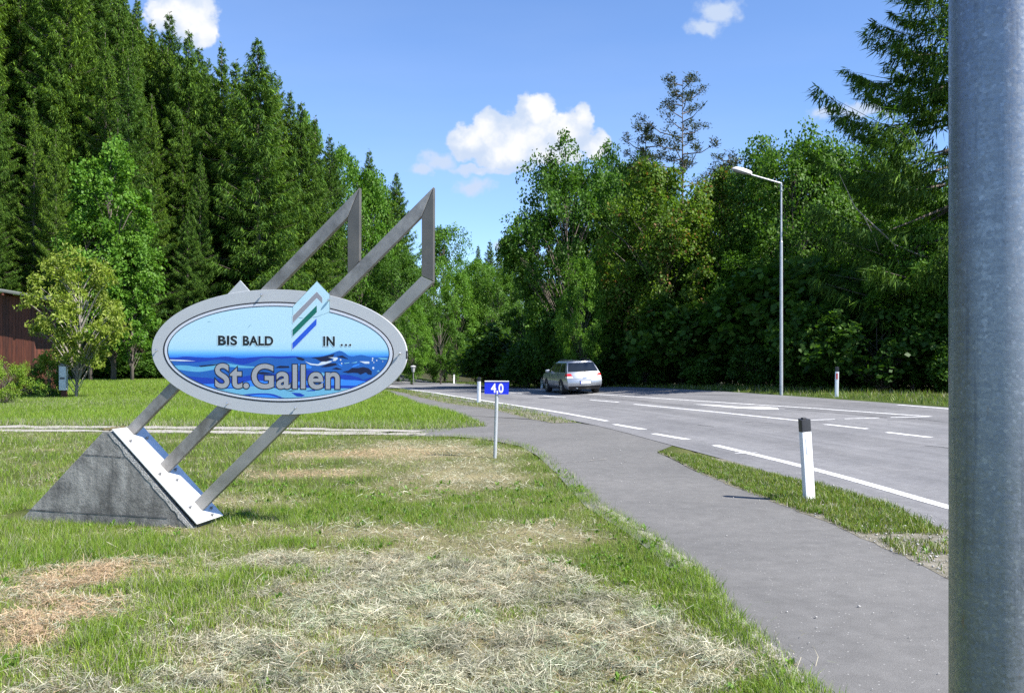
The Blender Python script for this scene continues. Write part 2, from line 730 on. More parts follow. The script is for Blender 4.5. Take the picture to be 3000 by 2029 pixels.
up_right = hit([(1685, 1237.5), (1623, 1240), (1561, 1229), (1500, 1214), (1443, 1199), (1310, 1181.7), (1207, 1159), (1128, 1141.6), (1064, 1125.5)])
meadow_low = hit([(1423, 1250), (1291, 1258), (1157, 1259), (900, 1252), (430, 1249), (50, 1246), (-400, 1243)])
field_top = hit([(-400, 1264), (50, 1266), (500, 1272), (900, 1277), (1195, 1277)])
road_near = offset_line(EDGE_R, -0.75)
road_far = offset_line(EDGE_R, ROAD_W)

verge_road = hit([(1923, 1325), (2142, 1348), (2342, 1386), (2626, 1481), (2789, 1530)])
dv = (verge_road[-1] - verge_road[-2])
dv /= np.linalg.norm(dv)
verge_road = np.concatenate([verge_road, [verge_road[-1] + dv * 3, verge_road[-1] + dv * 14 + np.array([1.0, 0])]])
VERGE = np.concatenate([path_right, verge_road[::-1][:-1]])
vg_top = hit([(1935, 1328), (2060, 1344), (2181, 1372), (2336, 1412), (2395, 1420), (2495, 1452), (2602, 1482), (2688, 1524), (2787, 1578), (2830, 1606)])
VGRASS = np.concatenate([path_right[:8] + np.array([0.05, 0.0]), vg_top[::-1]])
up_verge_top = hit([(1685, 1237.5), (1600, 1212), (1500, 1188), (1386, 1173), (1222, 1148), (1142, 1132.5), (1072, 1121)])
UPVERGE = np.concatenate([up_right, up_verge_top[::-1][:-1]])
FIELD = np.concatenate([field_top, path_left[1:], [(-1.5, -9), (-40, -9), (-40, float(field_top[0][1]))]])
forest_edge = [(-14.5, 84), (-20, 82), (-26, 78), (-32, 73), (-45, 69), (-60, 66)]
MEADOW = np.concatenate([meadow_low[::-1], up_left, forest_edge])

# ------------------------------------------------------------------ ground sheet
def axis(lim0, lim1, s0, g):
    a = [0.0]
    st = s0
    while a[-1] < lim1:
        a.append(a[-1] + st)
        st *= g
    b = [0.0]
    st = s0
    while b[-1] > lim0:
        b.append(b[-1] - st)
        st *= g
    return np.array(sorted(set(b + a)))


gx = axis(-700, 700, 0.34, 1.030)
gy = axis(-60, 900, 0.34, 1.024) + 7
GX, GY = np.meshgrid(gx, gy)
GP = np.stack([GX.ravel(), GY.ravel()], 1)
gz = zg(GP)
dE, sE = seg_info(GP, EDGE)
dsE = dE * sE
PATHPOLY = np.concatenate([path_left, path_right[::-1], up_right, up_left[::-1]])
sunk = in_poly(GP, PATHPOLY) | ((dsE > -0.3) & (dsE < ROAD_W + 0.2))
gz = np.where(sunk, gz - 0.09, gz)
dF, sF = seg_info(GP, FOOT)
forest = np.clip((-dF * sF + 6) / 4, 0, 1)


def dry_map(x, y):
    """0 lush .. 1 covered by hay; second value: how reddish the straw is"""
    dry = np.zeros(len(x))
    red = np.zeros(len(x))
    for (sx, sy, rx, ry, k) in DRY:
        c = hit([(sx, sy)])[0]
        g = np.exp(-(((x - c[0]) / rx) ** 2 + ((y - c[1]) / ry) ** 2))
        if k:
            red = np.maximum(red, g)
        dry = np.maximum(dry, g)
    n = fbm(x, y, 0.50, 3, 4)
    n2 = fbm(x, y, 1.9, 9)
    dp, _ = seg_info(np.stack([x, y], 1), path_left)
    dry = dry * (1 - 0.75 * np.exp(-(dp / (0.18 + 0.45 * n2)) ** 2))
    dry = np.clip(dry * 1.35 + 0.06 + (n - 0.5) * 1.7 + (n2 - 0.5) * 0.5, 0, 1)
    return dry, np.clip(red * 1.2 + (n - 0.5) * 0.5, 0, 1)


DRY = [(1100, 1990, 1.6, 0.8, 0), (1250, 1720, 1.2, 1.1, 0), (650, 1900, 0.6, 0.5, 0), (1750, 1800, 0.7, 0.8, 0), (2100, 1950, 0.5, 0.45, 0), (1000, 1560, 1.3, 0.45, 0), (1600, 1560, 0.7, 0.5, 0), (1150, 1860, 1.25, 0.95, 0), (1500, 1720, 0.75, 0.75, 0), (900, 1960, 0.75, 0.4, 0), (1800, 1860, 0.55, 0.6, 0), (2020, 1990, 0.40, 0.35, 0),
       (1350, 1395, 1.0, 1.9, 0), (1250, 1322, 1.8, 1.6, 0), (1000, 1640, 0.8, 0.5, 0), (1350, 1600, 0.8, 0.6, 0), (600, 1990, 0.5, 0.35, 0), (1500, 1950, 0.9, 0.6, 0),
       (260, 1690, 0.50, 0.50, 1), (120, 1800, 0.5, 0.45, 1), (20, 1880, 0.45, 0.35, 1), (1080, 1330, 1.5, 0.9, 1), (880, 1390, 1.1, 0.5, 1), (700, 1470, 0.8, 0.5, 0)]
dry, red = dry_map(GP[:, 0], GP[:, 1])
near = (GP[:, 1] < 24)[:, None]
cg = np.array([0.070, 0.092, 0.022])
cd = np.array([0.25, 0.225, 0.135])
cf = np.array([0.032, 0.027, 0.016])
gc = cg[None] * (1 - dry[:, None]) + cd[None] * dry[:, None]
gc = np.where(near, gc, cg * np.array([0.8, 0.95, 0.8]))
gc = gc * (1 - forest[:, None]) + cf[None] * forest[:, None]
rw = np.clip((dsE - ROAD_W - 2.0) / 2, 0, 1)[:, None]
gc = gc * (1 - rw) + np.array([0.045, 0.045, 0.022]) * rw
ny, nx = GX.shape
idx = np.arange(ny * nx).reshape(ny, nx)
quads = np.stack([idx[:-1, :-1], idx[:-1, 1:], idx[1:, 1:], idx[1:, :-1]], -1).reshape(-1, 4)
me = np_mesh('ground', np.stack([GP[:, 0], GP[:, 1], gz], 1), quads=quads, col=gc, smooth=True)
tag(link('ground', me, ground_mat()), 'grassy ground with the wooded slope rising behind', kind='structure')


def sheet_between(name, A, B, m, dz, n=8, kind='structure', label=None, fr=None):
    """surface between two polylines with equal point counts"""
    V, Q = [], []
    k = len(A)
    fr = np.linspace(0, 1, n + 1) if fr is None else fr
    n = len(fr) - 1
    for f_ in fr:
        V.append(A * (1 - f_) + B * f_)
    V = np.concatenate(V)
    Z = zg(V) + dz
    ii = np.arange((n + 1) * k).reshape(n + 1, k)
    Q = np.stack([ii[:-1, :-1], ii[1:, :-1], ii[1:, 1:], ii[:-1, 1:]], -1).reshape(-1, 4)
    al = np.concatenate([[0], np.cumsum(np.sqrt((np.diff(A, axis=0) ** 2).sum(1)))])
    wd = np.sqrt(((A - B) ** 2).sum(1))
    lane = np.column_stack([np.concatenate([wd * f_ for f_ in fr]), np.tile(al, n + 1), np.zeros(len(V))])
    me = np_mesh(name, np.column_stack([V, Z]), quads=Q, col=lane, smooth=True)
    return tag(link(name, me, m), label, kind=kind)


def sheet_poly(name, poly, m, dz, cell=0.5, label=None, kind='structure', jitter=0.0):
    """flat outline laid on the land: outline plus inner points, triangulated"""
    P = resample(np.concatenate([poly, poly[:1]]), cell)[:-1]
    if jitter:
        P = P + rng.normal(0, jitter, P.shape)
    bm = bmesh.new()
    vs = [bm.verts.new((p[0], p[1], 0)) for p in P]
    es = [bm.edges.new((vs[i], vs[(i + 1) % len(vs)])) for i in range(len(vs))]
    bmesh.ops.triangle_fill(bm, edges=es, use_beauty=True)
    for _ in range(3):
        long_e = [e for e in bm.edges if e.calc_length() > max(cell * 2, 0.06 * (abs(e.verts[0].co.y) + 4))]
        if not long_e:
            break
        bmesh.ops.subdivide_edges(bm, edges=long_e, cuts=1)
        bmesh.ops.triangulate(bm, faces=bm.faces)
    co = np.array([v.co[:2] for v in bm.verts])
    z = zg(co) + dz
    for v, zz in zip(bm.verts, z):
        v.co.z = zz
    for f in bm.faces:
        if f.normal.z < 0:
            f.normal_flip()
    me = bpy.data.meshes.new(name)
    bm.to_mesh(me)
    bm.free()
    return tag(link(name, me, m), label, kind=kind)


k = len(EDGE_R)
sheet_between('road', road_near, road_far, M_ROAD, 0.011, 10, fr=np.concatenate([[0], np.linspace(0.75 / (ROAD_W + 0.75), 1, 14)]), label='grey asphalt road curving away to the left')
# the cycle path: lower stretch, the apron at the crossing and the upper stretch
apron = np.concatenate([path_left[0:8] - np.array([0.16, 0.16]), [path_right[3]], path_right[:3][::-1], [hit([(1990, 1296)])[0]], [hit([(1850, 1262)])[0]], up_right[:1], up_right[1:3], up_left[:2][::-1], [meadow_low[2]]])
n_ = 60
pl = resample(path_left[6:], 0.15)
pr = resample(path_right[2:], 0.15)
tt = np.linspace(0, 1, n_)


def upto(Q, n):
    Q = np.asarray(Q)
    s = np.concatenate([[0], np.cumsum(np.sqrt((np.diff(Q, axis=0) ** 2).sum(1)))])
    t = np.linspace(0, s[-1], n)
    return np.stack([np.interp(t, s, Q[:, i]) for i in range(2)], 1)


sheet_between('path', upto(path_left[6:] - np.array([0.22, 0]), 70), upto(path_right[2:] + np.array([0.22, 0]), 70), M_PATH, 0.007, 8, label='grey asphalt cycle path along the grass')
sheet_between('path', upto(up_left[1:], 40), upto(up_right[2:] + np.array([0.2, 0]), 40), M_PATH, 0.007, 6, label='cycle path running on behind the sign')
sheet_poly('path', apron, M_PATH, 0.0035, 0.4, label='asphalt apron where the track meets the cycle path')


def strip(name, Q, w, m, dz, step=0.4, parent=None, kind='structure', label=None, jag=0.0):
    Q = resample(Q, step)
    a, b = offset_line(Q, -w / 2), offset_line(Q, w / 2)
    if jag:
        a = a + rng.normal(0, jag, a.shape)
        b = b + rng.normal(0, jag, b.shape)
    V = np.concatenate([a, b])
    z = zg(V) + dz
    n = len(Q)
    q = np.stack([np.arange(n - 1), np.arange(1, n), np.arange(n + 1, 2 * n), np.arange(n, 2 * n - 1)], 1)
    return tag(link(name, np_mesh(name, np.column_stack([V, z]), quads=q), m), label, kind=kind)


strip('path_edge', offset_line(resample(path_left[7:], 0.25), 0.03), 0.10, M_GRAVEL, 0.0095, 0.12, label='pale crumbling edge of the cycle path', jag=0.02)
M_TRACK = M_GRAVEL
tr_a = hit([(1250, 1266), (1157, 1263), (900, 1257), (430, 1252), (50, 1250), (-500, 1248)])
tr_b = hit([(1250, 1272), (1157, 1269.5), (900, 1268), (430, 1264), (50, 1261), (-500, 1259)])
strip('track', tr_a, 0.80, M_TRACK, 0.012, 0.3, label='gravel wheel rut of the field track, farther one', jag=0.12)
strip('track', tr_b, 0.70, M_TRACK, 0.012, 0.3, label='gravel wheel rut of the field track, nearer one', jag=0.12)
sheet_poly('verge', VERGE, M_SHOULDER, 0.0095, 0.25, label='gravelly verge between cycle path and road', jitter=0.02)
sheet_poly('verge', UPVERGE, M_SHOULDER, 0.0095, 0.35, label='grassy verge between cycle path and road beyond the crossing', jitter=0.02)

# road markings
MK = 0.0155
eo = offset_line(EDGE_R, 0.09)
ev = hit([(2073, 1304.5), (1788, 1238)])


def between(Q, y0, y1):
    return Q[(Q[:, 1] >= y0) & (Q[:, 1] <= y1)]


strip('road_marking', between(eo, -40, float(ev[0][1]) + 0.2), 0.16, M_PAINT, MK, 0.5, label='solid white edge line beside the near verge')
strip('road_marking', between(eo, float(ev[1][1]), 130), 0.16, M_PAINT, MK, 0.5, label='solid white edge line beyond the crossing')
for a, b in (((1800, 1243.5), (1886, 1259)), ((1914, 1271), (2014, 1288.5))):
    strip('road_marking', hit([a, b]), 0.20, M_PAINT, MK, 0.5, label='white dash across the mouth of the crossing')
for pts, w, lb in (
        ([(1492, 1140.6), (1682, 1151.5), (2100, 1178.5), (2400, 1198), (2729, 1221.5)], 0.13, 'solid white line on the far side of the turning pocket'),
        ([(1857, 1184.5), (2100, 1208), (2344, 1233.5)], 0.14, 'solid white line on the near side of the turning pocket'),
        ([(2346, 1232.5), (2446, 1229.5)], 0.14, 'white dash closing the turning pocket beside the post'),
        ([(2474, 1228), (2576, 1225.3)], 0.14, 'white dash closing the turning pocket, middle'),
        ([(2609, 1224), (2720, 1221.8)], 0.14, 'white dash closing the turning pocket, at its tip'),
        ([(1728, 1172), (1814, 1179)], 0.14, 'white centre dash just below the car'),
        ([(1592, 1159.4), (1656, 1165)], 0.14, 'white centre dash left of the car'),
        ([(1492, 1149.7), (1530, 1153.5)], 0.14, 'white centre dash beside the blue sign'),
        ([(2417, 1244), (2542, 1257.6)], 0.15, 'white lane dash right of the near post'),
        ([(2598, 1267.5), (2727, 1283)], 0.15, 'white lane dash by the pole'),
        ([(2153, 1330), (2219, 1327)], 0.06, 'short white tick across the edge line')):
    strip('road_marking', hit(pts), w, M_PAINT, MK + 0.001, 0.6, label=lb)
fl = offset_line(EDGE_R, ROAD_W - 0.32)
strip('road_marking', between(fl, -40, float(hit([(2745, 1179)])[0][1])), 0.13, M_PAINT, MK, 0.5, label='white edge line on the far side by the pole')
strip('road_marking', between(fl, 46, 130), 0.13, M_PAINT, MK, 0.5, label='white edge line on the far side beyond the car')
ar = hit([(2030, 1184.5), (2080, 1185.5), (2180, 1193.2), (2200, 1190.5), (2270, 1192.5), (2292, 1200.5), (2230, 1199.5), (2170, 1197.5)])
sheet_poly('road_marking', ar, M_PAINT, MK, 0.8, label='white turn arrow painted in the pocket')
for pts in ([(2300, 1198), (2420, 1208), (2520, 1216), (2600, 1224)], [(2690, 1228), (2790, 1240)], [(2490, 1180), (2545, 1183)],
            [(2046, 1246), (2092, 1251)], [(2185, 1237), (2265, 1241)], [(1700, 1160), (1900, 1180), (2000, 1189)],
            [(2710, 1307), (2760, 1310), (2790, 1316)], [(1640, 1151), (1760, 1163), (1900, 1177)], [(2600, 1232), (2680, 1228)]):
    Q = hit(pts)
    strip('road_crack', smooth_line(Q), 0.035, M_CRACK, 0.0135, 0.25, label='dark crack in the road asphalt', jag=0.012)

for pts in ([(1639, 1358), (1705, 1352), (1778, 1345)], [(1230, 1190), (1320, 1191), (1400, 1189)], [(1455, 1240), (1560, 1241)]):
    strip('path_crack', smooth_line(hit(pts)), 0.022, M_GRAVEL, 0.0105, 0.12, label='pale sandy joint across the cycle path', jag=0.012)

# loose pale stones on the verge and the path edge
def stones(name, P, size, m, label):
    n = len(P)
    base = np.array([(1, 0, 0), (-1, 0, 0), (0, 1, 0), (0, -1, 0), (0, 0, 1), (0, 0, -1)], float)
    F8 = np.array([(0, 2, 4), (2, 1, 4), (1, 3, 4), (3, 0, 4), (2, 0, 5), (1, 2, 5), (3, 1, 5), (0, 3, 5)])
    s = size[:, None, None] * rng.uniform(0.6, 1.2, (n, 6, 1))
    V = base[None] * s
    V[:, :, 2] *= 0.6
    a = rng.uniform(0, 6.28, n)
    c, s_ = np.cos(a)[:, None], np.sin(a)[:, None]
    x, y = V[:, :, 0] * c - V[:, :, 1] * s_, V[:, :, 0] * s_ + V[:, :, 1] * c
    V[:, :, 0], V[:, :, 1] = x + P[:, 0:1], y + P[:, 1:2]
    V[:, :, 2] += (zg(P) + 0.014)[:, None] + size[:, None] * 0.3
    T = F8[None] + (np.arange(n) * 6)[:, None, None]
    return tag(link(name, np_mesh(name, V.reshape(-1, 3), tris=T.reshape(-1, 3)), m), label, 'gravel', kind='stuff')


def scatter(poly, n, box=None):
    q = np.asarray(poly)
    lo, hi = (q.min(0), q.max(0)) if box is None else (np.array(box[:2]), np.array(box[2:]))
    P = rng.uniform(lo, hi, (n, 2))
    return P[in_poly(P, q)]


P = scatter(VERGE, 60000, (2.0, 1.0, 9, 19))
wgt = np.exp(-((P[:, 1] - 8.0) / 2.2) ** 2) + 0.08
P = P[rng.random(len(P)) < wgt * (0.25 + fbm(P[:, 0], P[:, 1], 0.5, 21))]
stones('gravel', P, rng.gamma(2.0, 0.0028, len(P)) + 0.003, M_STONE, 'pale loose stones on the bare part of the verge')
P = scatter(PATHPOLY, 900, (0.5, 3, 6, 20))
stones('gravel', P, rng.gamma(2, 0.0016, len(P)) + 0.002, M_STONE, 'tiny pale chips lying on the cycle path')

# ------------------------------------------------------------------ grass


def visible(P, mx=0.62, near=3.0):
    """roughly what the photograph takes in, with a step to either side"""
    return (np.abs(P[:, 0]) < mx * P[:, 1] + 1.8) & (P[:, 1] > near)


def blades(P, h, w, col, lean, segs, dz=0.0):
    n = len(P)
    z0 = zg(P) + dz - 0.01
    a = rng.uniform(0, 2 * np.pi, n)
    side = np.stack([np.cos(a), np.sin(a), np.zeros(n)], 1) * (w / 2)[:, None]
    la = rng.uniform(0, 2 * np.pi, n)
    ld = np.stack([np.cos(la), np.sin(la)], 1) * (lean * h)[:, None]
    B = np.column_stack([P, z0])
    tip = B + np.column_stack([ld, h * np.sqrt(np.clip(1 - (lean * 0.8) ** 2, 0.15, 1))])
    if segs == 1:
        V = np.stack([B - side, B + side, tip], 1)
        T = np.arange(n * 3).reshape(n, 3)
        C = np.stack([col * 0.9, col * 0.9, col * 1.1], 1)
    else:
        mid = B + np.column_stack([ld * 0.35, h * 0.58])
        V = np.stack([B - side, B + side, mid - side * 0.8, mid + side * 0.8, tip], 1)
        T = (np.array([(0, 1, 3), (0, 3, 2), (2, 3, 4)])[None] + (np.arange(n) * 5)[:, None, None]).reshape(-1, 3)
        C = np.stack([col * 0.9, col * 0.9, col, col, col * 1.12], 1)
    return V.reshape(-1, 3), T, C.reshape(-1, 3)


def join_blades(name, parts, m, label, cat='grass'):
    Vs, Ts, Cs, o = [], [], [], 0
    for V, T, C in parts:
        Vs.append(V)
        Ts.append(T + o)
        Cs.append(C)
        o += len(V)
    me = np_mesh(name, np.concatenate(Vs), tris=np.concatenate(Ts), col=np.concatenate(Cs))
    return tag(link(name, me, m), label, cat, kind='stuff')


LUSH = np.array([(0.130, 0.235, 0.020), (0.170, 0.280, 0.028), (0.230, 0.320, 0.046), (0.105, 0.195, 0.018), (0.215, 0.275, 0.048)])
STRAW = np.array([(0.47, 0.43, 0.305), (0.40, 0.385, 0.285), (0.34, 0.355, 0.265), (0.54, 0.51, 0.40), (0.24, 0.245, 0.16), (0.19, 0.195, 0.115)])
REDST = np.array([(0.47, 0.335, 0.205), (0.52, 0.39, 0.25), (0.37, 0.27, 0.17)])


def pick(pal, n):
    c = pal[rng.integers(0, len(pal), n)]
    return c * rng.uniform(0.8, 1.22, (n, 1))


def in_base(P):
    """under the concrete foot of the big sign"""
    return (P[:, 0] > -5.8) & (P[:, 0] < -3.2) & (P[:, 1] > 9.3 + 0.21 * (-3.36 - P[:, 0])) & (P[:, 1] < 9.9 + 0.21 * (-3.36 - P[:, 0]))


def field_blades(n, y0, y1, segs, wmul):
    W = 0.62 * y1 + 1.8
    P = rng.uniform((-W, y0), (W, y1), (n, 2))
    # ragged fringe over the path edge
    J = P + rng.normal(0, 0.045, P.shape)
    P = P[in_poly(J, FIELD) & visible(P) & ~in_base(P)]
    d, rd = dry_map(P[:, 0], P[:, 1])
    tuft = fbm(P[:, 0], P[:, 1], 0.16, 31)
    keep = rng.random(len(P)) < (1 - 0.72 * d) * (0.35 + 1.1 * tuft)
    P, d, tuft = P[keep], d[keep], tuft[keep]
    n = len(P)
    big = fbm(P[:, 0], P[:, 1], 1.1, 41)
    de, _ = seg_info(P, path_left)
    edge = np.exp(-(de / 0.30) ** 2)
    left = sstep(0.3, -2.0, P[:, 0] + 0.25 * (P[:, 1] - 6))
    h = (0.030 + 0.045 * big + 0.040 * tuft * (1 - d) + 0.048 * left * big + 0.02 * edge) * rng.uniform(0.55, 1.35, n) * (1 - 0.35 * d)
    h = np.where(rng.random(n) < 0.012, h * 2.1, h)
    w = rng.uniform(0.0022, 0.0050, n) * wmul
    c = pick(LUSH, n)
    yel = (rng.random(n) < 0.12 + 0.45 * d + 0.25 * np.clip(big - 0.55, 0, 1))
    c = np.where(yel[:, None], pick(STRAW, n) * 0.8, c)
    c = c * (1 + 0.9 * (d * 0.35)[:, None] * np.array([1.0, 0.55, 0.6]))
    return blades(P, h, w, c, rng.uniform(0.1, 0.95, n), segs)


def hay(n, y0, y1, lmul=1.0, wmul=1.0):
    W = 0.62 * y1 + 1.8
    P = rng.uniform((-W, y0), (W, y1), (n, 2))
    jit = rng.normal(0, 1, P.shape) * np.where(rng.random(len(P)) < 0.12, 0.22, 0.06)[:, None]
    P = P[in_poly(P + jit, FIELD) & visible(P) & ~in_base(P)]
    d, rd = dry_map(P[:, 0], P[:, 1])
    clot = np.clip((fbm(P[:, 0], P[:, 1], 0.16, 57) - 0.33) * 3.2, 0.10, 1)
    keep = rng.random(len(P)) < np.clip(d * 1.15 - 0.12, 0.03, 1) * clot
    P, d, rd = P[keep], d[keep], rd[keep]
    n = len(P)
    lump = fbm(P[:, 0], P[:, 1], 0.16, 57)
    z = zg(P) + 0.004 + rng.random(n) ** 1.6 * (0.015 + 0.075 * lump * d)
    # cut stalks lie in swathes, so neighbours share a direction loosely
    a = fbm(P[:, 0], P[:, 1], 0.45, 61) * 9 + rng.normal(0, 0.9, n)
    ln = rng.gamma(2.2, 0.024, n) * lmul + 0.02
    ln = np.where((rng.random(n) < 0.015) & (P[:, 1] < 7.5), ln * 2.6, ln)
    w = rng.uniform(0.0015, 0.0036, n) * wmul
    pit = rng.normal(0.0, 0.34, n)
    dirv = np.stack([np.cos(a), np.sin(a), pit], 1)
    side = np.stack([-np.sin(a), np.cos(a), rng.normal(0, 0.5, n)], 1) * (w / 2)[:, None]
    bend = np.stack([-np.sin(a), np.cos(a), -rng.random(n)], 1) * (ln * rng.normal(0, 0.14, n))[:, None]
    C = np.column_stack([P, z])
    a0, a1, a2 = C - dirv * (ln / 2)[:, None], C + bend, C + dirv * (ln / 2)[:, None]
    V = np.stack([a0 - side, a0 + side, a1 - side, a1 + side, a2], 1)
    T = (np.array([(0, 1, 3), (0, 3, 2), (2, 3, 4)])[None] + (np.arange(n) * 5)[:, None, None]).reshape(-1, 3)
    c = pick(STRAW, n)
    gp = fbm(P[:, 0], P[:, 1], 0.6, 77)
    c = c * (0.50 + 1.0 * fbm(P[:, 0], P[:, 1], 0.28, 79))[:, None]
    grn = rng.random(n) < np.clip((gp - 0.45) * 2.2, 0.05, 0.75)
    c = np.where(grn[:, None], c * np.array([0.70, 0.82, 0.74]), c)
    lng = rng.random(n) < 0.03
    c = np.where(lng[:, None], np.array([[0.66, 0.62, 0.47]]), c)
    c = np.where((rng.random(n) < rd * 0.9)[:, None], pick(REDST, n), c)
    return V.reshape(-1, 3), T, np.repeat(c, 5, 0)


def strip_grass(poly, n, box, hh, wmul, pal=LUSH, gap=0.4, seed=71, segs=1, dry_f=0.15, dz=0.014):
    P = scatter(poly, n, box)
    P = P + rng.normal(0, 0.035, P.shape)
    P = P[rng.random(len(P)) < np.clip((fbm(P[:, 0], P[:, 1], 0.35, seed) - gap) * 4, 0.03, 1)]
    n = len(P)
    h = hh * rng.uniform(0.4, 1.4, n) * (0.5 + fbm(P[:, 0], P[:, 1], 0.5, seed + 1))
    c = pick(pal, n)
    c = np.where((rng.random(n) < dry_f)[:, None], pick(STRAW, n) * 0.8, c)
    return blades(P, h, rng.uniform(0.004, 0.009, n) * wmul, c, rng.uniform(0.1, 0.95, n), segs, dz)


GRASS = True
if GRASS:
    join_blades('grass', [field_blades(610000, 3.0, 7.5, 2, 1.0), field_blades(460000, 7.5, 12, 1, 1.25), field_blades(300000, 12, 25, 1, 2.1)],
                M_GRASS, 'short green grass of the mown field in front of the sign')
    join_blades('hay', [hay(900000, 3.0, 8.0), hay(640000, 8.0, 24, 1.0, 1.55)], M_HAY, 'pale cut hay strewn over the mown field', 'hay')
    # broad-leaved weeds in the turf
    P = np.concatenate([scatter(FIELD, 5200, (-7, 3.5, 3, 14)), scatter(VGRASS, 2600, (2, 5, 7, 17))])
    dW, _ = dry_map(P[:, 0], P[:, 1])
    P = P[visible(P) & ~in_base(P) & (rng.random(len(P)) < 0.8 - 0.80 * dW) & (fbm(P[:, 0], P[:, 1], 0.8, 33) > 0.42)]
    nl = 7
    n = len(P) * nl
    base_ = np.repeat(np.column_stack([P, zg(P) + 0.012]), nl, 0) + rng.normal(0, 0.008, (n, 3)) * np.array([1, 1, 0.2])
    a_ = rng.uniform(0, 6.28, n)
    el = rng.uniform(0.15, 1.25, n)
    ll = np.repeat(rng.uniform(0.02, 0.060, len(P)), nl) * rng.uniform(0.7, 1.3, n)
    dw = np.column_stack([np.cos(a_) * np.cos(el), np.sin(a_) * np.cos(el), np.sin(el)])
    sw = np.column_stack([-np.sin(a_), np.cos(a_), rng.normal(0, 0.25, n)]) * (ll * rng.uniform(0.14, 0.30, n))[:, None]
    mid_ = base_ + dw * (ll * 0.55)[:, None] + np.array([0, 0, 0.006])
    V = np.stack([base_, mid_ - sw, base_ + dw * ll[:, None], mid_ + sw], 1).reshape(-1, 3)
    T = (np.array([(0, 1, 2), (0, 2, 3)])[None] + (np.arange(n) * 4)[:, None, None]).reshape(-1, 3)
    C = np.repeat(np.array([(0.10, 0.21, 0.022), (0.15, 0.27, 0.035), (0.085, 0.18, 0.022)])[rng.integers(0, 3, n)] * rng.uniform(0.8, 1.2, (n, 1)), 4, 0)
    join_blades('weeds', [(V, T, C)], M_GRASS, 'small broad leaved weeds dotted through the turf and verge', 'weeds')
    # the meadow beyond the track
    P = np.concatenate([scatter(MEADOW, 420000, (-26, 19, 2, 40)), scatter(MEADOW, 260000, (-50, 40, 2, 80))])
    P = P[visible(P, 0.62)]
    n = len(P)
    big = fbm(P[:, 0], P[:, 1], 3.0, 81)
    c = pick(LUSH, n) * (0.85 + 0.4 * big)[:, None]
    dl_, _ = seg_info(P, meadow_low)
    dryb = np.exp(-(dl_ / 1.5) ** 2) + 0.6 * np.exp(-(((P[:, 0] + 20) / 7) ** 2 + ((P[:, 1] - 34) / 3.5) ** 2))
    c = np.where((rng.random(n) < 0.04 + 0.40 * dryb)[:, None], pick(STRAW, n) * 0.8, c)
    far = P[:, 1] / 25
    join_blades('grass', [blades(P, (0.10 + 0.10 * big) * rng.uniform(0.6, 1.3, n), rng.uniform(0.008, 0.018, n) * far ** 0.9, c, rng.uniform(0.1, 0.8, n), 1)],
                M_GRASS, 'lush green meadow grass beyond the gravel track')
    # the strip between the two wheel ruts
    TRK = np.concatenate([meadow_low, field_top])
    P = scatter(TRK, 160000, (-34, 18, 0, 25))
    da, _ = seg_info(P, tr_a)
    db, _ = seg_info(P, tr_b)
    P = P[(((da > 0.28) & (db > 0.25)) | (fbm(P[:, 0], P[:, 1], 1.2, 95) > 0.50)) & (P[:, 0] < -1.5)]
    P = P[rng.random(len(P)) < 0.5]
    n = len(P)
    c = np.where((rng.random(n) < 0.4)[:, None], pick(STRAW, n) * 0.75, pick(LUSH, n))
    tk = blades(P, 0.06 * rng.uniform(0.4, 1.5, n), rng.uniform(0.008, 0.016, n), c, rng.uniform(0.1, 0.9, n), 1)
    join_blades('grass', [tk], M_GRASS, 'thin grass growing along the gravel track')
    VPAL = np.array([(0.10, 0.19, 0.02), (0.15, 0.22, 0.03), (0.20, 0.225, 0.045), (0.12, 0.18, 0.03)])
    bare = strip_grass(VGRASS, 230000, (2, 9.0, 7, 19), 0.072, 1.2, VPAL, 0.22, 71, 2)
    thin = strip_grass(VGRASS, 170000, (2, 2, 9, 9.0), 0.07, 1.2, VPAL, 0.50, 72, 2, 0.3)
    upv = strip_grass(UPVERGE, 150000, (-12, 17, 5, 60), 0.08, 2.8, VPAL, 0.22, 74, 1)
    join_blades('grass', [bare, thin, upv], M_GRASS, 'patchy low grass on the verge beside the road')
    FV = np.concatenate([between(offset_line(EDGE_R, ROAD_W + 0.35), 8, 120), between(offset_line(EDGE_R, ROAD_W + 4.5), 8, 120)[::-1]])
    P = scatter(FV, 260000)
    P = P[visible(P, 0.62)]
    n = len(P)
    c = pick(VPAL, n)
    c = np.where((rng.random(n) < 0.15)[:, None], pick(STRAW, n) * 0.7, c)
    join_blades('grass', [blades(P, rng.uniform(0.05, 0.24, n), rng.uniform(0.014, 0.03, n), c, rng.uniform(0.1, 0.8, n), 1)],
                M_GRASS, 'grass strip along the far side of the road')

# ------------------------------------------------------------------ trees


def trunk_mesh(name, H_, r0, n=7, lean=0.0, seed=0, top=1.0):
    r = random.Random(seed)
    mb = MB()
    k = 9
    pts, rad = [], []
    wx, wy = r.uniform(-1, 1), r.uniform(-1, 1)
    for i in range(k):
        t = i / (k - 1)
        pts.append((wx * lean * t * t * H_, wy * lean * t * t * H_, t * H_ * top - (0.35 if i == 0 else 0)))
        rad.append(max(0.012, r0 * (1 - t * 0.96) * (1.25 if i == 0 else 1)))
    mb.tube(pts, rad, n)
    return mb, pts, rad


def mb_mesh(mb, name, smooth=True):
    me = bpy.data.meshes.new(name)
    me.from_pydata(mb.v, [], mb.f)
    me.update()
    if smooth:
        me.polygons.foreach_set('use_smooth', np.ones(len(me.polygons), bool))
    return me


